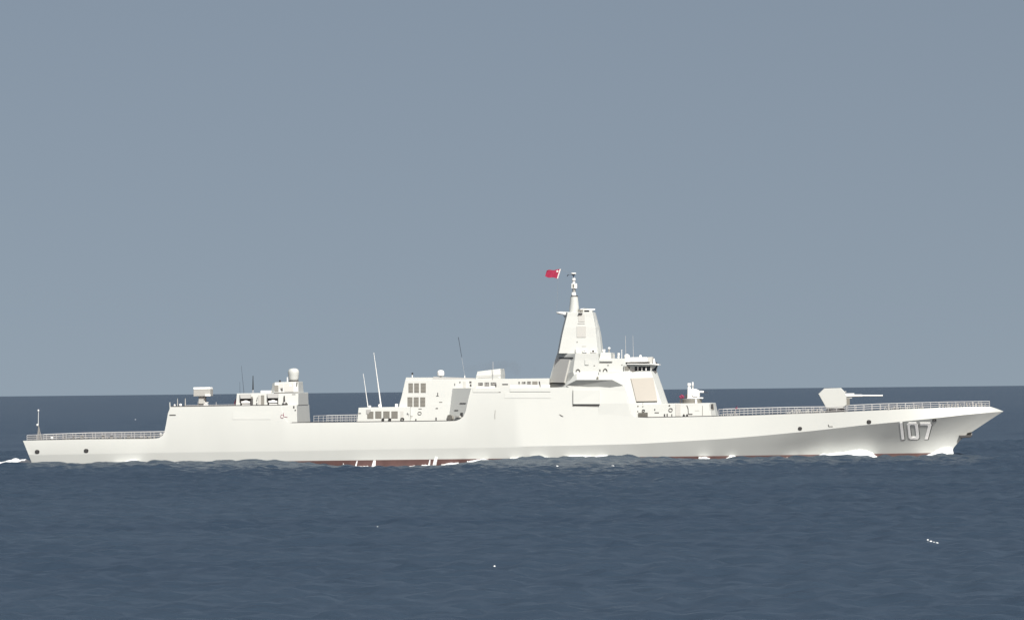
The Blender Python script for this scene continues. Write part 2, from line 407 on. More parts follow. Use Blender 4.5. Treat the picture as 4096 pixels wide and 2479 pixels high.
# anchor and its recess at the stem
mb = MB(); c0 = P(3870, 1738, 0)
mb.add([P(3836,1740,-1.1),P(3892,1739.5,-1.1),P(3882,1749,-1.1),P(3840,1751,-1.1),P(3836,1740,1.1),P(3892,1739.5,1.1),P(3882,1749,1.1),P(3840,1751,1.1)],
       [[0,1,2,3],[4,7,6,5],[0,4,5,1],[1,5,6,2],[2,6,7,3],[3,7,4,0]])
anchor = part(mb, 'anchor', 'shade', bevel=0.1)
mb = MB(); mb.tube(P(3864,1742,0), P(3884,1734,0), 0.28, 0.2); part(mb, 'anchor_shank', 'vent', anchor)
mb = MB(); mb.lathe(P(3883,1735,0), [(0.05,-0.25),(0.26,-0.12),(0.26,0.12),(0.05,0.25)], 12, 'Y'); part(mb, 'anchor_ring', 'grey', anchor)
mb = MB(); mb.add([P(3868,1735,-0.7),P(3869,1731,-0.75),P(3886,1726.5,-0.6),P(3888,1730,-0.6),P(3868,1735,0.7),P(3869,1731,0.75),P(3886,1726.5,0.6),P(3888,1730,0.6)],
       [[0,1,2,3],[4,7,6,5],[0,4,5,1],[1,5,6,2],[2,6,7,3],[3,7,4,0]]); part(mb, 'hawse_lip', 'dark')
mb = MB(); mb.tube(P(3841,1749,0), P(3843,1756,0), 0.25, 0.3); part(mb, 'bow_fitting', 'paint')

# ---- radar arrays
slab('radar_array', 'array_grey', [(2205,1531),(2261,1531.5),(2283,1440),(2232,1437)], 0.32)
slab('array_shutter', 'dark', [(2238,1433),(2293,1433),(2294,1429.5),(2239,1429.5)], 0.14)
slab('array_shadow_line', 'dark', [(2204,1533.6),(2260,1533.6),(2260,1531.2),(2204,1531.2)], 0.14)  # shadow under the array panel put in as a thin dark strip
slab('radar_array', 'array', [(2543.5,1606),(2627,1604.5),(2610,1511),(2521.5,1514.5)], 0.22)
slab('array_shadow_line', 'dark', [(2544,1608.4),(2627,1607),(2627,1605.2),(2544,1606.4)], 0.16)  # same painted shadow line under the forward array

# ---- tower fittings
slab('tower_panel', 'pale', rect(2307,1305,2344,1349), 0.08)
slab('tower_panel', 'pale', rect(2314,1259,2339,1287), 0.08)
slab('tower_panel', 'pale', rect(2311,1292,2339,1295), 0.08)
slab('tower_panel', 'pale', rect(2327,1383,2345,1385.5), 0.06)
slab('tower_panel', 'paint', rect(2340,1438,2355,1459), 0.16)
slab('tower_light', 'dark', rect(2307,1366,2310,1370), 0.06)
mb = MB(); h = hit(2308, 1403); mb.lathe(h[0] - Vector((0, 0.15, 0)), [(0.05,-0.45),(0.3,-0.4),(0.34,0),(0.3,0.3),(0.1,0.45)], 14); part(mb, 'tower_dome', 'white', smooth=40)
for x0, x1, yb in ((2333, 2347, 1411), (2366, 2386, 1412)):
    b = slab('sensor_bracket', 'white', rect(x0, yb - 10, x1, yb), 0.5)
    slab('sensor_lens', 'dark', rect(x0 + 3, yb - 9, x0 + (6 if x1 - x0 < 18 else 12), yb - 3), 0.56, b)
for cx, yb in ((2312,1487),(2421,1485)):
    a = MB()
    for k in range(8):
        a0, a1 = R(180 * k / 8), R(180 * (k + 1) / 8)
        p0, p1 = hit(cx + 7.5 * math.cos(a0), yb - 10 * math.sin(a0)), hit(cx + 7.5 * math.cos(a1), yb - 10 * math.sin(a1))
        a.tube(p0[0] + p0[1] * 0.08, p1[0] + p1[1] * 0.08, 0.09, n=6)
    part(a, 'door_hood', 'shade')
def fix(name, m, x0, y0, x1, y1, t=0.1): return slab(name, m, rect(x0, y0, x1, y1), t)
for r_ in ((2398,1477,2402,1485),(2430,1459,2435,1461.5),(2375,1461,2380,1462.5),(2486,1458,2490,1460)): fix('wall_fitting', 'shade', *r_)
fix('spotlight', 'vent', 2387,1510,2394,1516, 0.25)

# pole mast
def pz(px, py, y=0): return P(px, py, y)
def pole(name, m, prof, cx, parent=None, y=0, n=20, smooth=35):   # (half width px, py)
    base = P(cx, prof[0][1], y); mb = MB()
    pr = [(w / 21.55, P(cx, py, y).z - base.z) for w, py in prof]
    mb.lathe(base, pr, n); return part(mb, name, m, parent, smooth=smooth)
pm = pole('pole_mast', 'paint', [(20.5,1250),(18,1220),(15,1187)], 2297)
pole('mast_collar', 'shade', [(14,1187),(14.5,1184.5),(12,1182)], 2298, pm)
pole('mast_foot', 'white', [(9,1182),(9,1172),(7,1169)], 2295, pm)
pole('mast_neck', 'grey', [(6,1169),(7,1160),(6,1154)], 2296, pm)
mb = MB(); mb.pbox(2285.5,1133.5,2307.5,1154,-0.5,1.0); part(mb, 'antenna_box', 'white', pm, bevel=0.06)
mb = MB(); mb.pbox(2290,1136,2297,1151,-0.53,0.08); part(mb, 'antenna_grille', 'vent', pm)
pole('antenna_drum', 'white', [(5,1134),(5.5,1129),(5,1125)], 2295, pm)
pole('antenna_neck', 'vent', [(5.5,1125),(6.5,1121.5)], 2295, pm)
pole('antenna_drum', 'white', [(7,1122),(7,1115),(6.5,1112)], 2295, pm)
pole('mast_spike', 'gunmetal', [(2,1112),(1.5,1101)], 2294, pm)
pole('disc_base', 'gunmetal', [(4,1102),(7,1099),(7,1096.8)], 2294, pm)
pole('disc_antenna', 'white', [(9,1096.8),(10.8,1095.5),(10.8,1092.5),(9,1091.2)], 2294, pm)
mb = MB(); mb.tube(P(2272,1100,0), P(2291,1099,0), 0.025); mb.tube(P(2269,1106,0), P(2270.5,1100,0), 0.07); mb.tube(P(2270,1100.5,0), P(2275,1098.5,0), 0.07); part(mb, 'wind_vane', 'gunmetal', pm)
# yards
mb = MB()
for s in (-1, 1):
    mb.add([P(2224,1250,0.25*s-0.2),P(2228,1256,0.25*s-0.2),P(2279,1264,-2.2),P(2300,1249,-2.2),P(2235,1247.5,0.25*s-0.2)], [])
mb = MB(); mb.loft([[P(2224.5,1249,-.4),P(2229,1255.5,-.4),P(2279,1263,-2.3),P(2296,1255,-2.3),P(2290,1248.5,-2.3),P(2240,1246.5,-.6)],
                    [P(2224.5,1249,.4),P(2229,1255.5,.4),P(2279,1263,2.3),P(2296,1255,2.3),P(2290,1248.5,2.3),P(2240,1246.5,.6)]])
part(mb, 'aft_yard', 'white')
mb = MB(); mb.loft([[P(2252,1262,-1.2),P(2279,1264,-2.2),P(2262,1274,-2.0)],[P(2252,1262,1.2),P(2279,1264,2.2),P(2262,1274,2.0)]]); part(mb, 'yard_brace', 'shade')
mb = MB(); mb.loft([[P(2322,1240,-1.0),P(2345,1242,-1.0),P(2377,1239.5,-.5),P(2382,1236.5,-.3),P(2376,1235,-.3),P(2338,1233,-1.0),P(2322,1234,-1.0)],
                    [P(2322,1240,1.),P(2345,1242,1.),P(2377,1239.5,.5),P(2382,1236.5,.3),P(2376,1235,.3),P(2338,1233,1.0),P(2322,1234,1.0)]]); part(mb, 'fore_yard', 'white')
mb = MB(); mb.pbox(2318,1239.5,2369,1249,-1.7,3.4); ph = part(mb, 'mast_cabin', 'paint', solid=True)
slab('cabin_window', 'glass', rect(2337,1239.8,2357,1246.5), 0.04, ph)
mb = MB(); mb.pbox(2312,1237,2321,1250,-2.0,0.8); mb.pbox(2323,1238,2331,1250,-2.0,0.8); part(mb, 'mast_equipment', 'vent', bevel=0.05)
fix('equipment_tray', 'shade', 2314,1252.5,2330,1255.5, 0.5)

# ---- bridge top
fix('ledge', 'paint', 2400,1440,2450,1446, 0.35)
slab('bridge_window', 'glass', [(2539,1483),(2600,1482.5),(2602,1465),(2539,1465.5)], 0.05, br)
for x in (2541, 2550.5, 2566.5, 2583):
    slab('window_post', 'white' if x > 2545 else 'grey', [(x - 1.6, 1482.6), (x + 1.6, 1482.6), (x + 2.3, 1469 if x > 2560 else 1466), (x - 2.3, 1469 if x > 2560 else 1466)], 0.10, br) if x != 2541 else None
slab('bridge_window', 'glass', [(2606,1482),(2623,1481.5),(2629,1461.5),(2608,1463)], 0.05, br)
slab('bridge_window', 'vent', [(2499,1482),(2515,1481),(2520,1468),(2516,1464),(2498.5,1464)], 0.06, br)
mb = MB(); mb.sym([[(2508,1457,-7.3),(2541,1457,-7.6),(2606,1457.5,-4.0),(2636,1460,-3.0)], [(2508,1453,-7.3),(2541,1453,-7.6),(2606,1454.5,-4.0),(2636,1455.5,-3.0)]]); part(mb, 'wheelhouse_eave', 'white', br)
mb = MB(); mb.sym([[(2505,1453.5,-4.6),(2598,1453.5,-2.4)], [(2505,1447,-4.6),(2598,1447,-2.4)]]); part(mb, 'roof_shade_band', 'shade', br)  # band of shade below the roof cabin, built in dark grey
mb = MB(); mb.sym([[(2512,1447.3,-5.6),(2590,1446.5,-3.2)], [(2513,1429,-5.5),(2589,1428,-3.0)]]); part(mb, 'roof_cabin', 'white', br, bevel=0.06)
mb = MB(); mb.sym([[(2592,1455,-2.2),(2609,1455,-1.6)], [(2590,1428,-2.2),(2611,1427,-1.6)]]); part(mb, 'roof_locker', 'pale', br, bevel=0.06)
mb = MB(); mb.loft([[P(2613,1455,-1.5),P(2622,1455,-1.5),P(2618.5,1434,-1.5),P(2614,1433,-1.5)],[P(2613,1455,-.9),P(2622,1455,-.9),P(2618.5,1434,-.9),P(2614,1433,-.9)]]); part(mb, 'roof_fin', 'white', br)
mb = MB(); mb.pbox(2622,1448,2628,1455,-1.4,0.5); part(mb, 'spotlight', 'shade', br)
def dome(name, cx, y0, y1, rx, y=-3, m='white', parent=None, neck=None):
    b = P(cx, y1, y); hgt = P(cx, y0, y).z - b.z; r = rx / 21.6; mb = MB()
    pr = [(r * 0.8, 0.0), (r * 0.95, hgt * 0.25), (r, hgt * 0.5), (r * 0.93, hgt * 0.7), (r * 0.7, hgt * 0.88), (r * 0.35, hgt * 0.97), (0.02, hgt)]
    mb.lathe(b, pr, 18); return part(mb, name, m, parent, smooth=True)
dome('satellite_dome', 2507.5, 1415.5, 1434, 11.5, -5.0)
mb = MB(); mb.pbox(2500,1432,2518,1448,-5.6,1.0); part(mb, 'dome_plinth', 'white', bevel=0.06)
dome('radio_dome', 2561.5, 1419, 1428.5, 5.5, -3.0)
dome('radio_dome', 2436.5, 1388, 1397, 5.5, -3.5); mb = MB(); mb.tube(P(2436,1410,-3.5), P(2436,1396,-3.5), 0.13); part(mb, 'dome_pedestal', 'grey')
mb = MB(); mb.pbox(2410,1397,2421,1404,-4.5,0.8); mb.pbox(2412,1404,2420,1410,-4.4,0.6); part(mb, 'signal_lamp', 'white')
dome('radio_dome', 2473.5, 1424.5, 1433.8, 4.8, -5.2); 
mb = MB(); mb.tube(P(2474,1424,-5.2), P(2474,1411,-5.2), 0.2, 0.25); part(mb, 'deck_camera', 'white')
pole('gas_bottle', 'pale', [(3,1434),(3,1419),(1.2,1416)], 2455, None, -5.5)
mb = MB(); mb.tube(P(2487,1434,-5), P(2487,1400,-5), 0.06); mb.tube(P(2487,1401,-5), P(2487,1398.5,-5), 0.12); part(mb, 'light_pole', 'white')
def whip(name, m, x0, y0, x1, y1, y, r0, r1, parent=None):
    mb = MB(); mb.tube(P(x0, y0, y), P(x1, y1, y), r0, r1, 8); return part(mb, name, m, parent)
whip('whip_antenna', 'rail', 2503,1418,2501.5,1342,-4.5,0.05,0.03)
whip('whip_antenna', 'rail', 2533.5,1429,2531.5,1342,-3.5,0.045,0.025)

# ---- forward deckhouse fittings, close-in gun
framed(2702,1615,2722,1664, 'pale', 0.06, 'deckhouse_door')
fix('wall_seam', 'vent', 2809,1622,2811,1661, 0.04); fix('wall_seam', 'pale', 2780,1640,2798,1642, 0.04)
slab('hose', 'shade', [(2746,1620),(2749,1621),(2754,1634),(2755,1654),(2770,1654),(2770,1657),(2753,1657),(2752,1636),(2748,1624)], 0.08)
for x in (2735, 2748): slab('bollard', 'dark', [(x - 4, 1663), (x + 5, 1663), (x + 2, 1656), (x - 1.5, 1656)], 0.3)
ring_on('hatch_rim', 'shade', 2682.5, 1639, 8, 7.5, 2, 0.1); fix('wall_fitting', 'shade', 2675,1619,2681,1623)
for r_ in ((2569,1613,2573,1626),(2549,1622,2553,1626),(2549,1643,2552,1647),(2618,1634,2621,1640),(2619,1648.5,2636,1650),(2656,1655,2661,1666),(2667,1654,2671,1666),(2686,1655,2689,1666)): fix('wall_fitting', 'shade', *r_)
fr = slab('front_screen', 'vent', [(2840,1640),(2856,1637),(2853,1614),(2837,1616)], 0.06); slab('front_label', 'shade', [(2843,1632),(2851,1631),(2849,1616),(2844,1616)], 0.1, fr)
# grating at the bridge foot
mb = MB(); h0 = hit(2556, 1660); yb = h0[0].y - 0.35
for k in range(4): mb.tube(P(2553, 1652 + 5 * k, yb), P(2591, 1650 + 5 * k, yb), 0.05, n=6)
for k in range(9): mb.tube(P(2554 + 4.5 * k, 1649, yb), P(2554 + 4.5 * k, 1668, yb), 0.045, n=6)
mb.pbox(2553,1651,2591,1668.5,yb + 0.1,0.05); part(mb, 'ladder_screen', 'vent')
ring_on('hatch_rim', 'shade', 2574, 1642, 6, 5, 1.8, 0.15)
# close-in gun
cg = pole('close_in_gun', 'vent', [(39,1614),(39,1596),(37,1594.5)], 2768, None, -1.0, 28)
cg['label'] = 'white multi-barrel close-in gun on a round grey base'
Y = -1.6
mb = MB(); mb.pbox(2749,1588.5,2811,1593.5,Y - 0.6,3.0); part(mb, 'gun_platform', 'white', cg)
mb = MB(); mb.prism([(2749,1589),(2797,1589),(2798,1566),(2793,1560),(2785,1556),(2774,1555),(2763,1557),(2761,1546),(2750,1547)], Y - 0.3, Y + 2.0); part(mb, 'gun_shield', 'white', cg, bevel=0.15)
slab_y = Y - 0.34
mb = MB(); mb.prism([(2764,1578),(2772,1584),(2781,1586),(2790,1585),(2790,1587),(2780,1588),(2770,1586)], slab_y, slab_y + 0.1); part(mb, 'shield_seam', 'shade', cg)
mb = MB(); mb.pbox(2750,1532,2763,1542.5,Y,0.9); mb.pbox(2752,1542,2761,1547,Y + 0.1,0.6); part(mb, 'gun_tracker', 'white', cg, bevel=0.08)
mb = MB(); c = P(2771,1538,Y + 0.6); mb.lathe(c, [(0.06,-0.2),(0.42,-0.12),(0.5,0.0),(0.48,0.1),(0.1,0.18)], 20, 'X')
for v in mb.v: v.z = c.z + (v.z - c.z) * 1.05
mb.tube(P(2771,1556,Y + 0.6), P(2771,1546,Y + 0.6), 0.12); part(mb, 'gun_dish', 'white', cg, smooth=40)
mb = MB(); mb.tube(P(2796,1565.5,Y + 0.6), P(2815,1567,Y + 0.6), 0.2, 0.18, 12); part(mb, 'barrel_shroud', 'white', cg)
mb = MB(); mb.tube(P(2815,1568.5,Y + 0.6), P(2834,1569.3,Y + 0.6), 0.1, 0.07, 10); part(mb, 'gun_barrel', 'gunmetal', cg)
mb = MB(); mb.add([P(2780,1613,-3.0),P(2789,1613,-3.0),P(2787.5,1596,-2.9),P(2780,1596,-2.9),P(2780,1613,-2.7),P(2789,1613,-2.7),P(2787.5,1596,-2.7),P(2780,1596,-2.7)],
                  [[0,1,2,3],[4,7,6,5],[0,4,5,1],[1,5,6,2],[2,6,7,3],[3,7,4,0]]); part(mb, 'platform_leg', 'white', cg)
mb = MB(); mb.pbox(2741,1577,2749,1592,-1.6,1.0); part(mb, 'ammunition_box', 'shade', cg)
# red covered gear on its post
mb = MB(); mb.pbox(2719,1596,2725.5,1613,-3.2,0.4); post = part(mb, 'locker_post', 'shade')
bm = bmesh.new(); bmesh.ops.create_icosphere(bm, subdivisions=3, radius=1.0)
c = P(2728, 1586, -3.0)
for v in bm.verts:
    k = 1 + 0.18 * math.sin(5 * v.co.x + 3 * v.co.z) + 0.12 * math.sin(9 * v.co.z + 7 * v.co.y)
    v.co = Vector((v.co.x * 0.46 * k, v.co.y * 0.4 * k, v.co.z * 0.36 * k)) + c
me = bpy.data.meshes.new('canvas_cover'); bm.to_mesh(me); bm.free(); me.materials.append(M['redcover'])
cv = bpy.data.objects.new('canvas_cover', me); COL.objects.link(cv); cv.parent = post; cv['label'] = 'crumpled red canvas cover'

# ---- main gun
to = [(3273,1575),(3296.5,1553),(3362.7,1551),(3378,1566),(3385.5,1582),(3386.6,1619),(3373,1630),(3305,1632.5)]
ctr = (3335, 1595)
mb = MB()
def sc(k): return [((x - ctr[0]) * k + ctr[0], (y - ctr[1]) * k + ctr[1]) for x, y in to]
rings = [[P(x, y, -1.75) for x, y in to]]
base = rings[0]; cc = P(*ctr, -1.75)
def rs(k, yy): return [Vector((cc.x + (p.x - cc.x) * k, yy, cc.z + (p.z - cc.z) * k)) for p in base]
mb.loft([rs(0.965, -1.9), rs(1.0, -1.72), rs(1.0, 1.72), rs(0.965, 1.9)])
mg = part(mb, 'main_gun', 'paint', solid=True); mg['label'] = 'faceted main gun turret with one long barrel'
mb = MB(); mb.tube(P(3380,1582.5,0), P(3446,1582,0), 0.25, 0.22, 14); mb.tube(P(3446,1582,0), P(3451,1581.8,0), 0.22, 0.155, 14); mb.tube(P(3451,1581.8,0), P(3530,1582,0), 0.155, 0.14, 14); mb.tube(P(3526,1582,0), P(3531,1582,0), 0.175, 0.175, 14)
part(mb, 'gun_barrel', 'white', mg, smooth=40)
mb = MB(); mb.tube(P(3380,1575.5,0), P(3417,1575,0), 0.12, 0.12, 10); part(mb, 'recoil_cylinder', 'white', mg)
mb = MB(); mb.pbox(3384,1590.5,3399,1620,-0.7,1.4); part(mb, 'mantlet', 'vent', mg, bevel=0.08)
mb = MB(); mb.tube(P(3386,1592,-0.5), P(3408,1591.5,-0.5), 0.09); part(mb, 'gun_bracket', 'rail', mg); mb = MB(); mb.tube(P(3376,1568,0), P(3385,1566,0), 0.1); part(mb, 'gun_sight', 'rail', mg)
gb = pole('gun_ring', 'shade', [(38,1651),(38,1636),(36,1632)], 3344, mg, 0, 28)

# ---- aft deckhouse fittings
hood = [(960,1576),(1001,1576),(1004,1584),(1003,1592.5),(961,1592.5)]
def bay(dx, dy):
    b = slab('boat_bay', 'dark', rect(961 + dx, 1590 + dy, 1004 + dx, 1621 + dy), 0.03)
    y = hit(983 + dx, 1600 + dy)[0].y
    mb = MB(); a, b2 = P(959 + dx, 1574.5 + dy, y), P(1004 + dx, 1574 + dy, y); e, f = P(962 + dx, 1592.5 + dy, y - 0.75), P(1002 + dx, 1592 + dy, y - 0.75)
    k = Vector((0, 0.9, 0)); mb.loft([[a, b2, f, e], [a + k, b2 + k, f + k, e + k]]); part(mb, 'bay_hood', 'grey', b)
    mb = MB(); mb.loft([[P(965 + dx, 1612 + dy, y - .5), P(1000 + dx, 1611.5 + dy, y - .5), P(1000 + dx, 1604 + dy, y - .5), P(991 + dx, 1602 + dy, y - .5), P(987 + dx, 1599.5 + dy, y - .5), P(979 + dx, 1599.5 + dy, y - .5), P(975 + dx, 1602 + dy, y - .5), P(964 + dx, 1603.5 + dy, y - .5)],
                        [P(965 + dx, 1612 + dy, y + .1), P(1000 + dx, 1611.5 + dy, y + .1), P(1000 + dx, 1604 + dy, y + .1), P(991 + dx, 1602 + dy, y + .1), P(987 + dx, 1599.5 + dy, y + .1), P(979 + dx, 1599.5 + dy, y + .1), P(975 + dx, 1602 + dy, y + .1), P(964 + dx, 1603.5 + dy, y + .1)]])
    part(mb, 'launch_boat', 'white', b, bevel=0.08)
    mb = MB(); mb.pbox(967 + dx, 1615 + dy, 1000 + dx, 1621.5 + dy, y - 0.5, 0.6); part(mb, 'boat_cradle', 'white', b, bevel=0.05)
    return b
bay(0, 1); bay(109, -1)
fix('davit', 'shade', 1004,1592,1012,1621, 0.12); fix('davit', 'vent', 1003,1586,1011,1594, 0.2)
slab('davit', 'shade', [(1025,1604),(1028,1604),(1031,1588),(1029,1588)], 0.1)
slab('davit', 'shade', [(1024,1621),(1030,1620),(1029,1610),(1026,1610)], 0.1)
fix('door_frame', 'pale', 1034,1580,1044,1620.5, 0.12); fix('deckhouse_door', 'vent', 1044.5,1580,1057,1620, 0.05)
slab('crane_arm', 'dark', [(1134,1612),(1141,1612),(1139.5,1584),(1136,1582)], 0.25); slab('crane_base', 'dark', [(1128,1618.5),(1152,1616.5),(1146,1609.5),(1132,1610)], 0.3)
oval_on('crane_drum', 'rail', 1139, 1612, 4, 3.5, 0.4)
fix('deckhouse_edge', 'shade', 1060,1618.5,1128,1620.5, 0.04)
for r_ in ((1173,1623,1178,1632),(1179,1638,1184,1642),(1169,1576,1182,1577.5)): fix('wall_fitting', 'shade', *r_, 0.08)
slab('wall_fitting', 'shade', [(1186,1528),(1191,1528),(1188,1545),(1185,1545)], 0.08)
for r_, m_ in (((1098,1541,1114,1566),'vent'),((1118,1531,1134,1551),'pale'),((1138,1531,1174,1566),'pale'),((1157,1538,1165,1545),'white')): fix('sensor_panel', m_, *r_, 0.06 if m_ != 'white' else 0.1)
slab('wall_fitting', 'shade', [(1121,1556),(1130,1552),(1132,1558),(1129,1566),(1126,1560)], 0.15)
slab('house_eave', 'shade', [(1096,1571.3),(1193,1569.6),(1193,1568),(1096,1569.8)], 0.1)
rd = pole('radome', 'paint', [(18.6,1523),(19.6,1513),(21.2,1502),(22.3,1493),(22.4,1487),(20.8,1481),(17,1476.3),(10,1473.3),(1,1472.2)], 1174.5, None, -1.0, 32, True)
pole('radome_base', 'shade', [(20,1526.5),(20,1522.5)], 1175, rd, -1.0, 28)
mb = MB(); mb.tube(P(1149.5,1526,-1.2), P(1149.5,1508,-1.2), 0.14, 0.12); part(mb, 'vent_pipe', 'white')
dome('camera_dome', 1120, 1519.5, 1528, 4, -2, 'dark')
mb = MB(); mb.pbox(1042,1561.5,1084,1571,-4.2,2.0); part(mb, 'roof_locker', 'white', bevel=0.06)
whip('whip_antenna', 'gunmetal', 976,1572,965,1462,-3,0.04,0.02); whip('whip_antenna', 'gunmetal', 960,1572,959,1527,-3,0.03,0.02)
tb = whip('whip_antenna', 'dark', 1012,1558,1012,1502,-4,0.13,0.06); 
mb = MB()
for dx in (-3, 0, 3): mb.tube(P(1012 + dx,1572,-4), P(1012 + dx * 0.6,1557,-4), 0.03)
part(mb, 'antenna_mount', 'rail', tb)
# hose reel on the hangar side
mb = MB()
for k in range(12):
    a0, a1 = R(30 * k), R(30 * k + 30)
    p0, p1 = hit(1128.5 + 6 * math.cos(a0), 1665 + 7 * math.sin(a0)), hit(1128.5 + 6 * math.cos(a1), 1665 + 7 * math.sin(a1))
    mb.tube(p0[0] + p0[1] * .06, p1[0] + p1[1] * .06, 0.035, n=6)
for a, b in (((1134,1650),(1135,1664)), ((1137,1666),(1150,1668))):
    p0, p1 = hit(*a), hit(*b); mb.tube(p0[0] + p0[1] * .06, p1[0] + p1[1] * .06, 0.035, n=6)
part(mb, 'fire_hose', 'redcover')

# ---- rear missile launcher on the hangar roof
mb = MB(); mb.pbox(794,1569,819.5,1615,-1.4,2.0); lb = part(mb, 'rear_launcher', 'pale', bevel=0.06); lb['label'] = 'box launcher on a thick post over the hangar'
mb = MB(); a = [P(774,1556,-2.0),P(841,1555,-2.0),P(841,1583.5,-1.85),P(774,1584.5,-1.85)]; b = [Vector((p.x, 1.6, p.z)) for p in a]; mb.loft([a, b]); part(mb, 'launcher_box', 'pale', lb, bevel=0.04)
mb = MB(); a = [P(774,1548.6,-1.2),P(841,1547.5,-1.2),P(841,1555.3,-2.05),P(774,1556.3,-2.05)]; b = [Vector((p.x, 1.4, p.z)) for p in a]; mb.loft([a, b]); part(mb, 'launcher_lit_top', 'white', lb)  # white colour carries the sunlight on the top of the box
mb = MB(); mb.pbox(819.8,1576.5,842,1583.5,-2.12,0.5); part(mb, 'launcher_step', 'white', lb)
mb = MB(); mb.loft([[P(818,1613,-1.6),P(828,1613,-1.6),P(836,1608,-1.6),P(818,1608,-1.6)],[P(818,1613,0.2),P(828,1613,.2),P(836,1608,.2),P(818,1608,.2)]]); part(mb, 'launcher_foot', 'white', lb)
pole('launcher_ring', 'shade', [(17,1628),(17,1614)], 807, lb, -0.5)
mb = MB(); mb.pbox(813,1615.5,832,1625,-5.0,0.9); part(mb, 'deck_locker', 'white', bevel=0.12)
dome('deck_bollard', 698.5, 1616, 1625, 4, -6.5); dome('deck_bollard', 722, 1613.5, 1625, 6, -6.5)
for x, y0, w in ((710,1593,2.2),(741,1593,2.6),(792,1604,1.2),(864.5,1607,1.6)):
    mb = MB(); mb.tube(P(x,1628,-6), P(x,y0,-6), w / 21.6, w / 40, 8); part(mb, 'deck_post', 'rail' if w < 2 else 'pale')
mb = MB(); mb.tube(P(681,1650,-8.6), P(679,1608,-8.6), 0.12, 0.1, 8); part(mb, 'net_post', 'paint')
mb = MB()
for k in range(16):
    x = 745 + 13 * k; mb.tube(P(x,1626,-7.8), P(x,1619.5,-7.8), 0.035, n=6)
mb.tube(P(745,1621,-7.8), P(942,1617.5,-7.8), 0.05, n=6); part(mb, 'folded_rail', 'rail')
mb = MB(); mb.prism([(935,1622),(946,1622),(945,1590),(938,1606)], -6.0, -4.5); part(mb, 'tarpaulin', 'redcover')

# ---- low and midship deckhouse fittings
for r_ in ((1469,1645,1494,1674),(1501,1644,1526,1673),(1533,1644,1558.6,1672),(1565.5,1644,1591,1673),
           (1634,1532,1652,1570),(1657,1532,1676,1570),(1683,1532,1703.5,1570),(1630,1588,1650,1626),(1655,1588,1675,1626),(1681,1588,1701,1626)):
    v = fix('louvre', 'vent', *r_, 0.05)
    mb = MB(); x0, y0, x1, y1 = r_
    for k in range(7):
        yy = y0 + (y1 - y0) * (k + 0.5) / 7
        p0, p1 = hit(x0 + 1, yy), hit(x1 - 1, yy); mb.tube(p0[0] + p0[1] * 0.07, p1[0] + p1[1] * 0.07, 0.04, n=5)
    part(mb, 'louvre_slats', 'vent', v)
fix('louvre', 'pale', 1602,1644,1614,1671, 0.04)
slab('grey_patch', 'grey', [(1465,1638),(1483,1637),(1484,1645),(1477,1650),(1475,1656),(1465,1654)], 0.1)  # irregular mid-grey plate on the deckhouse wall
for x0, x1 in ((1528,1537),(1554.7,1565)): fix('bollard', 'dark', x0,1672.5,x1,1681.5, 0.3)
ring_on('cable_reel', 'dark', 1609.5, 1676.5, 7.5, 6, 2.6, 0.2)
ring_on('hatch_rim', 'shade', 1678.5, 1652.5, 7.5, 6.5, 1.6, 0.1)
for r_ in ((1749.5,1570,1752.5,1582),(1745,1582,1755,1584),(1757,1607,1769,1608.6),(1743,1631,1752,1634),(1628,1651,1631,1657),(1628,1656,1637,1657.5),(1661,1675,1666,1684),
           (1742,1669,1747,1683),(1818,1533,1820.5,1542),(1838,1526,1842,1531),(1434,1651,1444,1654),(1674,1634,1687,1635.3),(1634,1663,1650,1664.2)): fix('wall_fitting', 'shade', *r_, 0.08)
for r_ in ((1878,1525,1886,1531),(1880,1536,1886,1545),(1840,1611,1864,1613.5),(1819,1639,1834,1641),(1843,1650,1852,1665)): fix('wall_fitting', 'shade', *r_, 0.1)
fix('locker', 'pale', 1827,1664,1846,1670, 0.5); oval_on('winch', 'vent', 1806, 1671, 10, 11, 0.5)
fix('wall_fitting', 'pale', 1852,1526,1863,1550, 0.05)
whip('whip_antenna', 'white', 1472,1628,1453,1494,-4,0.085,0.04); whip('whip_antenna', 'white', 1524.5,1628,1495,1409.5,-4,0.14,0.045)
for cx, y0, y1, w in ((1479,1621,1630,6),(1518,1615.5,1629,6)): dome('antenna_tuner', cx, y0, y1, w, -4.3)
mb = MB(); mb.pbox(1580,1614.5,1591,1628,-4.5,0.9); part(mb, 'roof_locker', 'white', bevel=0.06)
mb = MB(); mb.tube(P(1649,1510,-3), P(1649,1497,-3), 0.1); cm_ = part(mb, 'camera_post', 'white'); mb = MB(); mb.pbox(1646,1490,1652,1497,-3.2,0.4); part(mb, 'camera_head', 'dark', cm_)
dm = pole('satellite_dome', 'white', [(13,1503.5),(14,1500),(14,1490),(12.5,1484),(8,1480.5),(1,1479.5)], 1763, None, -3, 24, True)
pole('dome_pedestal', 'grey', [(4,1512),(4,1503)], 1764, dm, -3)
pole('siren', 'white', [(4,1516),(3.5,1511),(1.6,1508),(1.6,1502),(0.5,1500.5)], 1859, None, -3)
wl = whip('whip_antenna', 'gunmetal', 1847,1428,1833.5,1348,-2,0.04,0.05); whip('antenna_mount', 'rail', 1860,1513,1847,1428,-2,0.02,0.02, wl)
mb = MB(); mb.tube(P(1972,1514,-5.0), P(1972,1447,-4.6), 0.05, 0.04); part(mb, 'whip_antenna', 'rail')
slab('funnel_panel', 'pale', [(1912,1512),(1965,1509),(1965,1486),(1914,1489)], 0.05, funnel); slab('funnel_panel', 'white', [(1995,1512),(2001,1511.5),(2000,1478),(1996,1478)], 0.06, funnel)
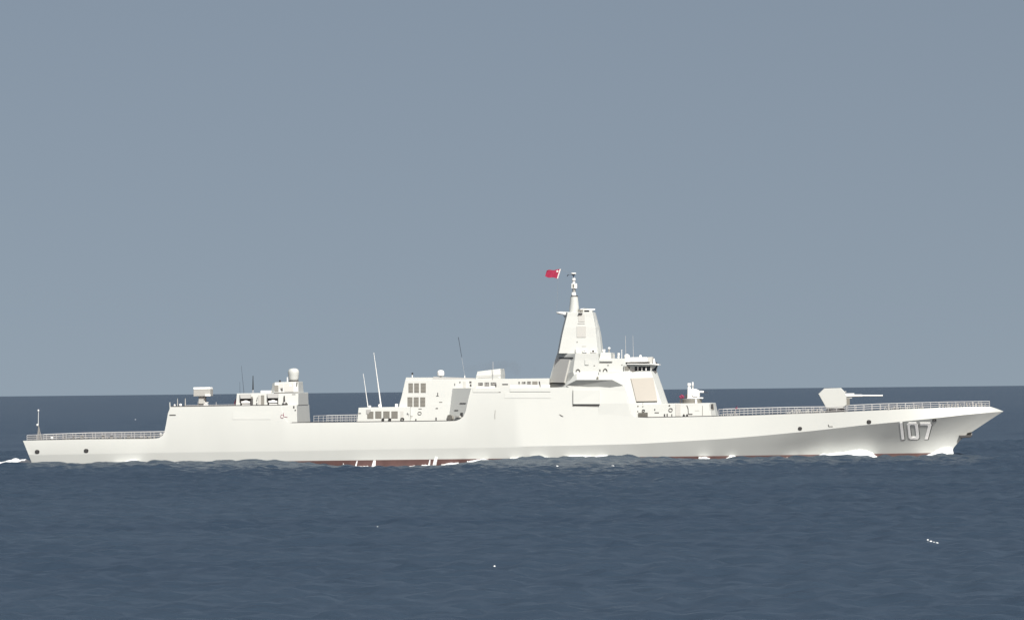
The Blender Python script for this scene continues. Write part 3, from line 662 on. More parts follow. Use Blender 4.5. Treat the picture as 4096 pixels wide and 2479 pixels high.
# bulwark openings with gear behind
def gear(x0, y0, x1, y1):
    o = fix('deck_opening', 'shade', x0, y0, x1, y1, 0.03)
    mb = MB()
    for k in range(int((x1 - x0) / 2.6)):
        xa = x0 + 1.5 + k * 2.6; ya = y0 + random.uniform(0.5, 5); yb2 = y1 - random.uniform(0.3, 4)
        p0 = hit(xa + random.uniform(-1, 1), ya); p1 = hit(xa, yb2)
        mb.tube(p0[0] + p0[1] * .06, p1[0] + p1[1] * .06, random.uniform(0.02, 0.05), n=5)
    part(mb, 'stowed_gear', 'pale', o)
for r_ in ((1913,1530,1931,1542),(1938,1529,1956,1546),(1963,1529,1985,1541),(2087,1526,2102,1535),(2108,1525,2124,1536)): gear(*r_)
fix('deck_opening', 'vent', 2129,1524.5,2150,1537.5, 0.03)
fix('deck_opening', 'shade', 2009,1534.5,2032,1539, 0.05); fix('deck_opening', 'shade', 2074,1526,2079,1535, 0.05)
slab('wall_fitting', 'shade', [(2155,1525),(2160,1525),(2162,1545),(2159,1545)], 0.1); fix('wall_fitting', 'shade', 1981,1536,1986,1546, 0.1)
for r_ in ((2074,1539,2080,1546),(2116,1541,2123,1546)): fix('wall_fitting', 'shade', *r_, 0.1)
mb = MB(); mb.pbox(2040,1539.5,2158,1552,-8.6,0.35); mb.pbox(2164,1537.5,2200,1550,-8.6,0.35); mb.pbox(1905,1545,1980,1552.5,-8.6,0.35); part(mb, 'bulwark_locker', 'white')

# ---- dark raised strips along the deck edges
def deck_edge_strip(x0, x1, hpx):
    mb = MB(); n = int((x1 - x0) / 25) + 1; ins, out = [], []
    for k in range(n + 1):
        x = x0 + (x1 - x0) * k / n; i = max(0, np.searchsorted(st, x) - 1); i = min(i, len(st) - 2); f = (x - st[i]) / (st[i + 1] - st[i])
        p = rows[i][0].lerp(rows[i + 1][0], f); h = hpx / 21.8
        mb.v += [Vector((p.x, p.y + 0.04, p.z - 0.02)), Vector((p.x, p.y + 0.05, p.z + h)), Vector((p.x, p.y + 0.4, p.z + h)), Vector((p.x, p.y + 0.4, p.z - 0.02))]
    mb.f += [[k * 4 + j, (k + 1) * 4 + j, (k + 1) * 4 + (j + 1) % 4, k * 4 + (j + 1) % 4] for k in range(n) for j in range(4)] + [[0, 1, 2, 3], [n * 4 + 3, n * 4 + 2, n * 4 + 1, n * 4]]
    part(mb, 'deck_edge_strip', 'shade')
deck_edge_strip(1168, 1820, 3.2); deck_edge_strip(2560, 2870, 3.2); deck_edge_strip(2871, 3300, 2.0); deck_edge_strip(3300, 3385, 4.0); deck_edge_strip(3386, 3600, 1.6); deck_edge_strip(684, 1120, 3.5); deck_edge_strip(130, 600, 1.6)
# ---- guard rails
def railing(name, pts_top, pts_bot, half, n_posts, rails=3, m='rail', r=0.035, ylean=0.0):
    """both sides of the deck; tables of photo y for the top rail and the deck edge"""
    x0, x1 = pts_top[0][0], pts_top[-1][0]
    for sgn in (-1, 1):
        mb = MB(); top, bot = [], []
        for k in range(n_posts + 1):
            x = x0 + (x1 - x0) * k / n_posts; hb = half(x)
            a = P(x, interp(pts_top, x), -hb); b = P(x, interp(pts_bot, x), -hb)
            if sgn > 0: a, b = Vector((a.x, -a.y, a.z)), Vector((b.x, -b.y, b.z))
            top.append(a); bot.append(b)
        for a, b in zip(top, bot): mb.tube(b, a, r * 1.1, n=5)
        for q in range(rails):
            f = 1 - q / rails
            for k in range(n_posts): mb.tube(bot[k].lerp(top[k], f), bot[k + 1].lerp(top[k + 1], f), r * (1.25 if q == 0 else 0.9), n=5)
        part(mb, name, m)
def top_half(x):
    i = min(range(len(st)), key=lambda k: abs(st[k] - x)); return max(0.25, -rows[i][0].y - 0.12)
railing('guard_rail', [(2875,1637),(3000,1633),(3150,1629),(3300,1627),(3380,1623)], [(2875,1666),(3150,1657),(3380,1648)], top_half, 15, 3, r=0.045)
railing('guard_rail', [(3385,1622),(3500,1616),(3650,1611),(3800,1607),(3958,1604.5)], [(3385,1647),(3650,1635),(3800,1629.5),(3958,1626)], top_half, 17, 3, r=0.05)
railing('guard_rail', [(1255,1663),(1320,1661.5),(1426,1660)], [(1255,1692),(1426,1689)], top_half, 9, 3, r=0.04)
railing('guard_rail', [(108,1740),(300,1733),(600,1728),(655,1726)], [(108,1763),(350,1757),(600,1755),(655,1753)], lambda x: top_half(min(x, 600)), 14, 3, r=0.05)
def net(name, xs, top, bot, m='net', gap=(0.28, 0.28)):
    """open netting between rail posts: crossed cords"""
    mb = MB()
    x0, x1 = xs
    yy = lambda x: -top_half(min(x, 600)) + 0.06
    n = int((x1 - x0) / 21.6 / gap[0])
    for k in range(n + 1):
        x = x0 + (x1 - x0) * k / n; mb.tube(P(x, interp(top, x), yy(x)), P(x, interp(bot, x), yy(x)), 0.024, n=4)
    for q in range(5):
        f = q / 5
        for k in range(6):
            xa, xb = x0 + (x1 - x0) * k / 6, x0 + (x1 - x0) * (k + 1) / 6
            mb.tube(P(xa, interp(bot, xa) * (1 - f) + interp(top, xa) * f, yy(xa)), P(xb, interp(bot, xb) * (1 - f) + interp(top, xb) * f, yy(xb)), 0.024, n=4)
    return part(mb, name, m)
ft = [(108,1741),(300,1734),(600,1729),(655,1727)]; fb = [(108,1763),(350,1757),(600,1755),(655,1753)]
net('safety_net', (112, 235), ft, fb, gap=(0.14, 0.14)); net('safety_net', (250, 275), ft, fb); net('safety_net', (282, 640), ft, fb, gap=(0.8, 0.3))
gt = [(2875,1637),(3000,1633),(3150,1629),(3300,1627)]; gb_ = [(2875,1666),(3150,1657),(3300,1650.5)]
# gear along the rails
for x in list(np.arange(2885, 2960, 9)) + list(np.arange(3150, 3300, 7)) + list(np.arange(3540, 3700, 9)) + list(np.arange(3760, 3950, 12)):
    hb = top_half(x) - 0.5; b = P(x, interp(TOP, x) + 1, -hb); w = random.uniform(0.1, 0.3); hgt = random.uniform(0.35, 0.95)
    mb = MB(); mb.box((b.x, b.y, b.z + hgt / 2), (w, 0.25, hgt), Matrix.Rotation(random.uniform(-.3, .3), 3, 'Y')); part(mb, 'rail_locker', 'pale')
for x in np.arange(260, 640, 17):
    hb = top_half(min(x, 600)) - 0.7; b = P(x, interp(TOP, min(x, 600)) + 1, -hb); w = random.uniform(0.15, 0.6); hgt = random.uniform(0.25, 0.9)
    mb = MB(); mb.box((b.x, b.y, b.z + hgt / 2), (w, 0.3, hgt)); part(mb, 'deck_fitting', 'pale')
for cx, cy, r in ((643,1736.5,7),(207,1751,6),(302,1752,4)): dome('deck_lamp', cx, cy - r * .7, cy + r * .8, r, -8.6)
# stern flagstaff
mb = MB(); mb.tube(P(153,1700,-1), P(154,1637,-1), 0.05, 0.04); fs_ = part(mb, 'flagstaff', 'white')
mb = MB(); mb.lathe(P(153.5,1641,-1), [(0.02,-0.2),(0.16,-0.1),(0.16,0.1),(0.02,0.2)], 10); part(mb, 'staff_light', 'white', fs_)
mb = MB(); mb.lathe(P(149.5,1699,-1), [(0.02,-0.25),(0.2,-0.1),(0.2,0.1),(0.02,0.25)], 10); part(mb, 'staff_light', 'white', fs_)
mb = MB()
for dx in (-7, 0, 12): mb.tube(P(155 + dx,1764,-1), P(154.5,1704,-1), 0.13, 0.07)
mb.tube(P(154.5,1706,-1), P(153.2,1698,-1), 0.06); mb.tube(P(150,1738,-1), P(164,1738,-1), 0.1)
part(mb, 'staff_tripod', 'net', fs_)

# ================================================================== flag flying from the mast
def flag():
    mb = MB(); nu, nv = 24, 12
    tl, tr, br_, bl = P(2187,1082,0.1), P(2243.5,1076.5,0.1), P(2232,1113.5,0.1), P(2180,1107,0.1)
    grid = []
    for j in range(nv + 1):
        for i in range(nu + 1):
            u, v = i / nu, j / nv
            p = tl.lerp(tr, u).lerp(bl.lerp(br_, u), v)
            w = (1 - u)
            p = p + Vector((0, 0.3 * w * math.sin(7 * u + 1.5 * v), 0.09 * math.sin(9 * u + 2 * v) * (0.3 + w)))
            grid.append(p)
    W = nu + 1
    def sheet(i0, i1, off, name, m, parent):
        mb = MB(); vs_ = []
        for s in (off, -off):
            vs_ += [SHIP @ (grid[j * W + i] + Vector((0, s, 0))) for j in range(nv + 1) for i in range(i0, i1 + 1)]
        w = i1 - i0 + 1; n1 = w * (nv + 1); fs = []
        for b in (0, n1):
            fs += [[b + j * w + i, b + j * w + i + 1, b + (j + 1) * w + i + 1, b + (j + 1) * w + i] for j in range(nv) for i in range(w - 1)]
        edge = [j * w for j in range(nv + 1)] + [nv * w + i for i in range(1, w)] + [j * w + w - 1 for j in range(nv - 1, -1, -1)] + list(range(w - 2, 0, -1))
        fs += [[edge[k], edge[(k + 1) % len(edge)], n1 + edge[(k + 1) % len(edge)], n1 + edge[k]] for k in range(len(edge))]
        mb.add(vs_, fs); return mb.build(name, m, parent, smooth=40)
    root = bpy.data.objects.new('signal_flag', None); COL.objects.link(root)
    sheet(0, 22, 0.012, 'flag_cloth', 'flag', root); sheet(22, 24, 0.03, 'hoist_band', 'cloth_white', root)
    # pale five-pointed star near the hoist
    c = P(2229.5,1085,0.1); mb = MB(); pts = []
    k0 = min(grid, key=lambda g: (g.x - c.x) ** 2 + (g.z - c.z) ** 2)
    for k in range(10):
        a = R(90 + 36 * k); r = 0.28 if k % 2 == 0 else 0.15
        pts.append(Vector((c.x + r * math.cos(a), k0.y, c.z + r * math.sin(a))))
    mb.loft([[SHIP @ (p + Vector((0, -0.06, 0))) for p in pts], [SHIP @ (p + Vector((0, 0.06, 0))) for p in pts]]); mb.build('flag_star', 'cloth_white', root)
    mb = MB(); a, b, c2, d = P(2227,1250,-0.1), P(2232,1113.5,0.1), P(2243.5,1076.5,0.1), P(2290,1100,0)
    for q, w in ((a, b), (b, c2), (c2, d)): mb.tube(SHIP @ q, SHIP @ w, 0.012, n=5)
    mb.build('halyard', 'net', root)
    root.location = SHIP @ c2
    for ch in root.children: ch.matrix_parent_inverse = Matrix.Translation(-root.location)
    tag(root, 'red flag with a white hoist edge streaming from the halyard by the mast top', 'flag')
flag()

# ================================================================== crew member on the foredeck
def crew():
    root = bpy.data.objects.new('person', None); COL.objects.link(root)
    x = 2942; b = P(x, interp(TOP, x), -4.0); b.z = P(x, interp(TOP, x), -top_half(x)).z
    root.location = SHIP @ b; root.rotation_euler = (0, 0, R(YAW))
    J = {'pelvis': (0, 0, .98, .15), 'waist': (.04, 0, 1.15, .135), 'chest': (.12, 0, 1.38, .16), 'neck': (.19, 0, 1.55, .065), 'head0': (.23, 0, 1.66, .085), 'head': (.26, 0, 1.75, .10),
         'hl': (0, -.10, .92, .10), 'kl': (.07, -.11, .5, .07), 'al': (-.03, -.11, .09, .05), 'tl': (.14, -.12, .04, .045),
         'hr': (0, .10, .92, .10), 'kr': (.03, .11, .5, .07), 'ar': (-.1, .11, .09, .05), 'tr': (.07, .12, .04, .045),
         'sl': (.13, -.2, 1.46, .075), 'el': (.28, -.26, 1.22, .05), 'wl': (.5, -.22, 1.18, .038), 'sr': (.13, .2, 1.46, .075), 'er': (.3, .25, 1.25, .05), 'wr': (.52, .2, 1.25, .038)}
    E = [('pelvis','waist'),('waist','chest'),('chest','neck'),('neck','head0'),('head0','head'),('pelvis','hl'),('hl','kl'),('kl','al'),('al','tl'),('pelvis','hr'),('hr','kr'),('kr','ar'),('ar','tr'),
         ('chest','sl'),('sl','el'),('el','wl'),('chest','sr'),('sr','er'),('er','wr')]
    for side, w in (('l', -.22), ('r', .2)):
        wz = J['w' + side][2]; J['p' + side] = (.58, w, wz - .01, .034); E.append(('w' + side, 'p' + side))
        for k, (dy, ln) in enumerate(((-.035, .075), (-.012, .09), (.012, .085), (.033, .065))):
            J['f%s%d' % (side, k)] = (.58 + ln, w + dy, wz - .045, .009); E.append(('p' + side, 'f%s%d' % (side, k)))
        J['t' + side + 'h'] = (.56, w + (.05 if side == 'l' else -.05), wz + .01, .010); E.append(('w' + side, 't' + side + 'h'))
    names = list(J); me = bpy.data.meshes.new('body')
    me.from_pydata([J[n][:3] for n in names], [(names.index(a), names.index(b)) for a, b in E], [])
    o = bpy.data.objects.new('body', me); COL.objects.link(o); o.parent = root
    o.modifiers.new('skin', 'SKIN'); s = o.modifiers.new('sub', 'SUBSURF'); s.levels = 1; s.render_levels = 2
    if not me.skin_vertices: 
        bm = bmesh.new(); bm.from_mesh(me); bm.verts.layers.skin.verify(); bm.to_mesh(me); bm.free()
    for i, n in enumerate(names):
        r = J[n][3]; me.skin_vertices[0].data[i].radius = (r, r); me.skin_vertices[0].data[i].use_root = (n == 'pelvis')
    me.materials.append(M['overall'])
    mb = MB(); mb.lathe((.15, 0, 1.15), [(.17,-.02),(.20,.1),(.205,.25),(.15,.34)], 14); v = mb.build('life_vest', 'vest', root, smooth=True)
    mb = MB(); mb.lathe((.265, 0, 1.72), [(.125,0),(.13,.06),(.10,.13),(.02,.16)], 14); mb.build('helmet', 'overall', root, smooth=True)
    mb = MB(); mb.lathe((.30, 0, 1.62), [(.03,-.02),(.075,.02),(.082,.08),(.07,.12)], 12); mb.build('face', 'skin', root, smooth=True)
    tag(root, 'sailor in dark overalls and red life vest leaning behind the foredeck rail', 'person')
crew()

# ================================================================== the sea
SEA = -0.75
near_off = [(-400,0),(-102,0),(-88,0.6),(-78,0.7),(-60,0.75),(-45,0.72),(-39,0.5),(-33,-0.25),(-26,-1.0),(-20,-1.25),(-13,-1.05),(-8,-0.5),(-4,0.35),(1,0.85),(22,0.9),(30,0.7),(36,0.4),(45,0.25),(55,0.3),(62,0.6),(69,0.35),(74,0.15),(80,0.5),(95,0),(400,0)]
def sea_height(X, Y, shortest=0.0):
    """X, Y world arrays; swell and chop plus the ship's own wave along her side"""
    z = np.zeros_like(X); r = np.random.default_rng(5)
    for lam, amp, n in ((36,0.050,7),(19,0.040,9),(11,0.036,12),(6.5,0.033,16),(4.0,0.028,18),(2.6,0.022,18)):
        for _ in range(n):
            l = lam * r.uniform(0.75, 1.3); th = R(-62) + r.normal(0, 0.75); k = 2 * math.pi / l
            off, a = r.uniform(0, 6.283), amp * r.uniform(0.6, 1.3)
            if lam < shortest: continue
            ph = k * (X * math.cos(th) + Y * math.sin(th)) + off
            z += a * (np.sin(ph) + 0.22 * np.cos(2 * ph))
    return z
def ship_wave(X, Y):
    c, s = math.cos(R(-YAW)), math.sin(R(-YAW))
    xl = X * c - Y * s; yl = X * s + Y * c
    off = np.interp(xl, [a for a, _ in near_off], [b for _, b in near_off])
    d = np.maximum(0, np.abs(yl) - 8.0)
    return off * np.exp(-(d / np.where(off < 0, 34.0, 20.0)) ** 2)
def build_sea():
    xs = np.arange(-190, 190.01, 0.62); ys = np.arange(-745, 250.01, 0.82)
    X, Y = np.meshgrid(xs, ys)
    fade = np.clip((190 - np.abs(X)) / 25, 0, 1) * np.clip((Y + 745) / 40, 0, 1)
    Z = SEA + (sea_height(X, Y) + ship_wave(X, Y)) * fade
    nx, ny = len(xs), len(ys)
    V = np.stack([X, Y, Z], -1).reshape(-1, 3)
    i = np.arange(ny - 1)[:, None] * nx + np.arange(nx - 1)[None, :]
    Fq = np.stack([i, i + 1, i + 1 + nx, i + nx], -1).reshape(-1, 4)
    # coarser grid beyond, carrying the longer waves
    xs2 = np.arange(-400, 400.01, 3.2); ys2 = np.arange(250.0, 2650.01, 3.5); ys2 = ys2 - ys2[0] + ys[-1]
    X2, Y2 = np.meshgrid(xs2, ys2)
    f2 = np.clip((400 - np.abs(X2)) / 40, 0, 1) * np.clip((ys2[-1] - Y2) / 1500, 0, 1)
    Vm = np.stack([X2, Y2, SEA + (sea_height(X2, Y2, 10) + ship_wave(X2, Y2)) * f2], -1).reshape(-1, 3)
    i2 = np.arange(len(ys2) - 1)[:, None] * len(xs2) + np.arange(len(xs2) - 1)[None, :] + len(V)
    Fq = np.vstack([Fq, np.stack([i2, i2 + 1, i2 + 1 + len(xs2), i2 + len(xs2)], -1).reshape(-1, 4)]); V = np.vstack([V, Vm])
    # the same water running on to the horizon all round
    B = 90000.0; gx = [-B, -20000, -5000, -1200, -400, -190, xs[-1], float(xs2[-1]), 1200, 5000, 20000, B]; gy = [-B, -20000, -5000, -1500, -745, ys[-1], float(ys2[-1]), 6000, 12000, 30000, B]
    V2 = []; F2 = []
    for a in range(len(gx) - 1):
        for b in range(len(gy) - 1):
            if gx[a] == -190 and gy[b] == -745: continue
            if -400 <= gx[a] < xs2[-1] - 1 and gy[b] == ys[-1]: continue
            o = len(V) + len(V2); V2 += [(gx[a], gy[b], SEA), (gx[a + 1], gy[b], SEA), (gx[a + 1], gy[b + 1], SEA), (gx[a], gy[b + 1], SEA)]; F2.append((o, o + 1, o + 2, o + 3))
    V = np.vstack([V, np.array(V2)]); Fq = np.vstack([Fq, np.array(F2)])
    me = bpy.data.meshes.new('sea'); me.vertices.add(len(V)); me.vertices.foreach_set('co', V.ravel())
    me.loops.add(Fq.size); me.loops.foreach_set('vertex_index', Fq.ravel().astype(np.int32))
    me.polygons.add(len(Fq)); me.polygons.foreach_set('loop_start', (np.arange(len(Fq)) * 4).astype(np.int32)); me.polygons.foreach_set('loop_total', np.full(len(Fq), 4, np.int32))
    me.polygons.foreach_set('use_smooth', np.ones(len(Fq), bool)); me.update(); me.validate()
    m = bpy.data.materials.new('sea_water'); m.use_nodes = True; n = m.node_tree.nodes; l = m.node_tree.links; n.clear()
    out = n.new('ShaderNodeOutputMaterial'); t = n.new('ShaderNodeTexCoord'); mp = n.new('ShaderNodeMapping'); mp.inputs['Scale'].default_value = (0.55, 1.0, 1.0)
    n1 = n.new('ShaderNodeTexNoise'); n1.inputs['Scale'].default_value = 0.95; n1.inputs['Detail'].default_value = 8; n1.inputs['Roughness'].default_value = 0.55
    bp = n.new('ShaderNodeBump'); bp.inputs['Strength'].default_value = 0.75; bp.inputs['Distance'].default_value = 0.24
    df = n.new('ShaderNodeBsdfDiffuse'); gl = n.new('ShaderNodeBsdfGlossy'); gl.inputs['Roughness'].default_value = 0.2; gl.inputs['Color'].default_value = (0.9, 0.95, 1.0, 1)
    mxs = n.new('ShaderNodeMixShader'); fr = n.new('ShaderNodeFresnel'); fr.inputs['IOR'].default_value = 1.33
    mr = n.new('ShaderNodeMapRange'); mr.inputs['From Min'].default_value = 0.02; mr.inputs['From Max'].default_value = 0.9; mr.inputs['To Min'].default_value = 0.03; mr.inputs['To Max'].default_value = 0.33
    n2 = n.new('ShaderNodeTexNoise'); n2.inputs['Scale'].default_value = 0.018; n2.inputs['Detail'].default_value = 4
    cr = n.new('ShaderNodeValToRGB'); cr.color_ramp.elements[0].position = 0.35; cr.color_ramp.elements[1].position = 0.65
    cr.color_ramp.elements[0].color = (0.0210, 0.0345, 0.0540, 1); cr.color_ramp.elements[1].color = (0.0275, 0.0430, 0.0640, 1)
    l.new(t.outputs['Object'], mp.inputs[0]); l.new(mp.outputs[0], n1.inputs['Vector']); l.new(n1.outputs['Fac'], bp.inputs['Height'])
    l.new(mp.outputs[0], n2.inputs['Vector']); l.new(n2.outputs['Fac'], cr.inputs[0]); l.new(cr.outputs[0], df.inputs['Color'])
    for s_ in (df, gl, fr): l.new(bp.outputs[0], s_.inputs['Normal'])
    l.new(fr.outputs[0], mr.inputs['Value']); l.new(mr.outputs[0], mxs.inputs[0]); l.new(df.outputs[0], mxs.inputs[1]); l.new(gl.outputs[0], mxs.inputs[2]); l.new(mxs.outputs[0], out.inputs[0])
    me.materials.append(m)
    o = bpy.data.objects.new('sea', me); COL.objects.link(o); tag(o, 'dark slate blue sea with small waves out to the horizon', 'sea', kind='structure')
build_sea()
def sea_z(x, y):
    X = np.array([[x]]); Y = np.array([[y]]); return float(SEA + sea_height(X, Y)[0, 0] + ship_wave(X, Y)[0, 0])

# ---- foam
def wobble(n, amp, seed):
    r = np.random.default_rng(seed); k = r.normal(0, 1, n + 8); k = np.convolve(k, [0.25, 0.5, 0.25], 'same')[4:4 + n]; return k * amp
def mound(mb, tops, bots, out, seed, yhull=None):
    """breaking water heaped against the hull side: crest along tops, foot along bots (photo tables), reaching out metres from the plating"""
    x0, x1 = tops[0][0], tops[-1][0]; n = max(6, int((x1 - x0) / 3.0)); q = 5
    wt, wb = wobble(n + 1, 1.3, seed), wobble(n + 1, 0.8, seed + 1); r = np.random.default_rng(seed)
    vs_ = []
    for i in range(n + 1):
        x = x0 + (x1 - x0) * i / n; e = math.sin(math.pi * min(1, max(0, i / n))) ** 0.4
        tp, bt = interp(tops, x) + wt[i] * e, interp(bots, x) + wb[i] * e
        if tp > bt - 0.5: tp = bt - 0.5
        h = hit(x, min(tp, 1850)); yy = h[0].y if h else -0.6
        a = P(x, tp, yy + 0.15); b = P(x, bt, yy - out)
        for j in range(q + 1):
            f = j / q; p = a.lerp(b, f); p.z += 0.25 * math.sin(math.pi * f) * (a.z - b.z) + r.normal(0, 0.06) * math.sin(math.pi * f); vs_.append(SHIP @ p)
    w = q + 1
    mb.add(vs_, [[i * w + j, (i + 1) * w + j, (i + 1) * w + j + 1, i * w + j + 1] for i in range(n) for j in range(q)])
bw = MB()
mound(bw, [(3240,1830),(3275,1819),(3290,1812),(3305,1814),(3370,1807),(3400,1802),(3435,1796),(3465,1799),(3490,1809),(3500,1820),(3520,1830)], [(3240,1833),(3300,1836),(3370,1840),(3440,1839),(3500,1834),(3520,1832)], 3.5, 3)
o = bw.build('bow_wave', 'foam', None, smooth=True); tag(o, 'tall white wave breaking against the forward hull below the gun', 'breaking wave', kind='stuff')
bw = MB()
mound(bw, [(3676,1824),(3700,1820),(3725,1812),(3745,1800),(3765,1791),(3790,1786),(3806,1787),(3813,1800),(3814,1812)], [(3676,1826),(3700,1825),(3725,1821),(3760,1818),(3790,1819),(3806,1817),(3814,1813)], 1.6, 9)
o = bw.build('stem_wave', 'foam', None, smooth=True); tag(o, 'white water curling up where the stem cuts the sea', 'breaking wave', kind='stuff')
hw = MB(); sd_ = 20
for tp, bt, out in (([(2258,1828),(2275,1823),(2330,1822),(2370,1825),(2430,1821),(2460,1826),(2500,1832)], [(2258,1833),(2300,1838),(2400,1838),(2470,1841),(2500,1834)], 1.5),
    ([(2120,1827),(2150,1826),(2200,1829)], [(2120,1831),(2200,1833)], 1.2),
    ([(2795,1828),(2830,1830),(2840,1833)], [(2795,1833),(2830,1838),(2840,1836)], 1.2), ([(2905,1833),(2920,1822),(2940,1822),(2950,1834)], [(2905,1836),(2950,1837)], 1.0),
    ([(3115,1834),(3140,1830),(3190,1829),(3200,1831)], [(3115,1837),(3150,1839),(3200,1834)], 1.5), ([(3210,1829),(3258,1827)], [(3210,1832),(3258,1832)], 1.5),
    ([(455,1853),(490,1848),(525,1838),(545,1839),(565,1848)], [(455,1860),(500,1859),(565,1856)], 2.4),
    ([(1403,1866),(1425,1864),(1480,1866),(1530,1868)], [(1403,1869),(1480,1871),(1530,1871)], 1.6), ([(1535,1871),(1580,1867),(1640,1865),(1660,1861)], [(1535,1876),(1600,1874),(1660,1870)], 1.6),
    ([(1670,1863),(1700,1860),(1735,1863)], [(1670,1868),(1735,1868)], 1.6), ([(1765,1858),(1800,1852),(1835,1850)], [(1765,1862),(1835,1856)], 1.6),
    ([(1868,1845),(1900,1841),(1930,1834),(1955,1838)], [(1868,1850),(1900,1848),(1955,1843)], 1.4),
    ([(2040,1834),(2070,1830),(2095,1834)], [(2040,1839),(2095,1840)], 1.2),
    ([(1245,1862),(1285,1862)], [(1245,1864),(1285,1865)], 1.0)):
    sd_ += 3; mound(hw, [(a, b - 1.5) for a, b in tp], [(a, b + 1) for a, b in bt], out, sd_)
o = hw.build('hull_wash', 'foam', None, smooth=True); tag(o, 'broken white foam along the waterline of the hull', 'foam', kind='stuff')
# water pouring off the red lower hull
of = MB()
for q in ([(1373,1868),(1377,1868),(1375,1852),(1372,1852)], [(1419,1867),(1425,1867),(1431,1842),(1427,1842)], [(1486,1868),(1502,1868),(1503,1840),(1494,1840)], [(1713,1859),(1720,1859),(1722,1838),(1718,1838)], [(1731,1859),(1745,1859),(1751,1827),(1741,1824),(1736,1838)]):
    hs = [hit(x, y) for x, y in q]; of.loft([[SHIP @ (h[0] + Vector((0, 0.05, 0))) for h in hs], [SHIP @ (h[0] - Vector((0, 0.12, 0))) for h in hs]])
o = of.build('discharge_water', 'foam', None); tag(o, 'white streams of water running down the red lower hull', 'water stream', kind='stuff')
# wake and scattered whitecaps
def patch(mb, cx, cy, w, h, seed, tall=0.45):
    r = np.random.default_rng(seed); p = PZ(cx, cy, SEA); wx = 0.8 * w / F * (p - CAM).length / 2; dz = max(0.05, tall * h / F * (p - CAM).length)
    n = 14; ring = []
    for k in range(n):
        a = 2 * math.pi * k / n; q = r.uniform(0.35, 1.2); ring.append(Vector((p.x + wx * q * math.cos(a), p.y + wx * 0.5 * q * math.sin(a), 0)))
    zt = [sea_z(v.x, v.y) for v in ring]
    zc = sea_z(p.x, p.y)
    base = [Vector((v.x, v.y, z - 0.1)) for v, z in zip(ring, zt)]
    mid = [Vector((p.x + (v.x - p.x) * 0.75, p.y + (v.y - p.y) * 0.7, max(z, zc) + dz * r.uniform(0.4, 0.9))) for v, z in zip(ring, zt)]
    mb.add(base + mid + [Vector((p.x, p.y, zc + dz))], [[k, (k + 1) % n, n + (k + 1) % n, n + k] for k in range(n)] + [[n + k, n + (k + 1) % n, 2 * n] for k in range(n)])
wk = MB(); nx_, ny_ = 60, 14; rr = np.random.default_rng(4)
for i in range(nx_ + 1):
    for j in range(ny_ + 1):
        xl = -88.6 - 27.0 * i / nx_; yl = -7.5 + 13.0 * j / ny_
        p = SHIP @ Vector((xl, yl, 0)); e = 1 - abs(2 * j / ny_ - 1) ** 3
        grow = min(1.0, 0.2 + max(0, i - 2) / 8.0) * (0.75 + 0.25 * math.sin(i * 0.55 + 1.0))
        wk.v.append(Vector((p.x, p.y, sea_z(p.x, p.y) - 0.12 + e * (0.16 + 0.75 * grow) * rr.uniform(0.75, 1.15))))
wk.f += [[i * (ny_ + 1) + j, (i + 1) * (ny_ + 1) + j, (i + 1) * (ny_ + 1) + j + 1, i * (ny_ + 1) + j + 1] for i in range(nx_) for j in range(ny_)]
o = wk.build('wake', 'foam', None, smooth=True); tag(o, 'white wake churned up behind the stern', 'wake', kind='stuff')
wc = MB()
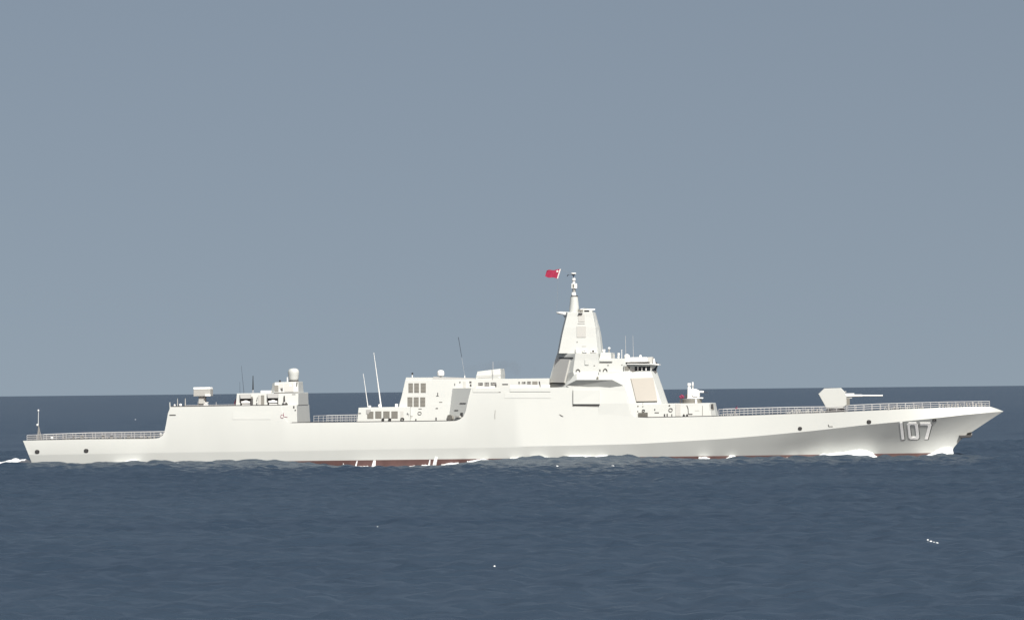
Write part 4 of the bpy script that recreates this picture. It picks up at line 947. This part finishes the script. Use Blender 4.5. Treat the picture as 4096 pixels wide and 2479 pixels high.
for k, (x, y, w, h, tall) in enumerate(((345,1861,40,6,1.0),(785,1857,66,7,1.0),(745,1858,30,5,.9),(930,1855,46,5,1.0),(1060,1855,28,4,.9),(710,1864,14,3,.6),(456,1922,6,2,.5),(56,1924,24,2.5,.5),(35,1893,26,3,.5),
      (3700,2171,14,3,.8),(3712,2174,12,3,.8),(3724,2175,16,4,.9),(3736,2176,12,3,.8),(3748,2177,14,3,.8),(1978,2268,12,2,.5),(2525,1880,22,2.5,.6),(2450,1865,20,2,.6),(3135,1863,30,4,.8),(541,1678,8,2,.5),(320,1696,14,1,.5),
      (4045,1890,26,2,.5),(4030,1853,18,3,.5),(2230,1872,14,3,.5),(1735,1889,12,2,.5),(1510,2110,8,1.2,.4),(4005,1741,6,3,.5),(1930,1862,30,2,.6),(2060,1850,46,3,.7),(2140,1846,60,4,.7),(2100,1858,50,2,.5))): patch(wc, x, y, w, h, 80 + k, tall)
o = wc.build('whitecaps', 'foam', None, smooth=True); tag(o, 'small scattered whitecaps on the open water', 'whitecaps', kind='stuff')

# ---- faint exhaust haze over the funnel
bm = bmesh.new()
for cx, cy, rx, ry in ((1960,1462,62,20),(2030,1462,60,24),(2090,1478,60,26),(1890,1470,50,16)):
    r = bmesh.ops.create_icosphere(bm, subdivisions=3, radius=1.0); c = P(cx, cy, 0)
    for v in r['verts']: v.co = SHIP @ Vector((v.co.x * rx / 21.5 + c.x, v.co.y * 1.6, v.co.z * ry / 21.5 + c.z))
me = bpy.data.meshes.new('exhaust_smoke'); bm.to_mesh(me); bm.free()
m = bpy.data.materials.new('thin_smoke'); m.use_nodes = True; n = m.node_tree.nodes; l = m.node_tree.links; n.clear()
out = n.new('ShaderNodeOutputMaterial'); pv = n.new('ShaderNodeVolumePrincipled'); pv.inputs['Color'].default_value = (0.25, 0.24, 0.25, 1)
t = n.new('ShaderNodeTexCoord'); no = n.new('ShaderNodeTexNoise'); no.inputs['Scale'].default_value = 0.28; no.inputs['Detail'].default_value = 4
mr = n.new('ShaderNodeMapRange'); mr.inputs['From Min'].default_value = 0.42; mr.inputs['From Max'].default_value = 0.75; mr.inputs['To Max'].default_value = 0.10
l.new(t.outputs['Object'], no.inputs['Vector']); l.new(no.outputs['Fac'], mr.inputs['Value']); l.new(mr.outputs[0], pv.inputs['Density']); l.new(pv.outputs[0], out.inputs['Volume'])
me.materials.append(m); o = bpy.data.objects.new('exhaust_smoke', me); COL.objects.link(o); tag(o, 'thin brownish exhaust haze drifting above the funnel', 'smoke', kind='stuff')
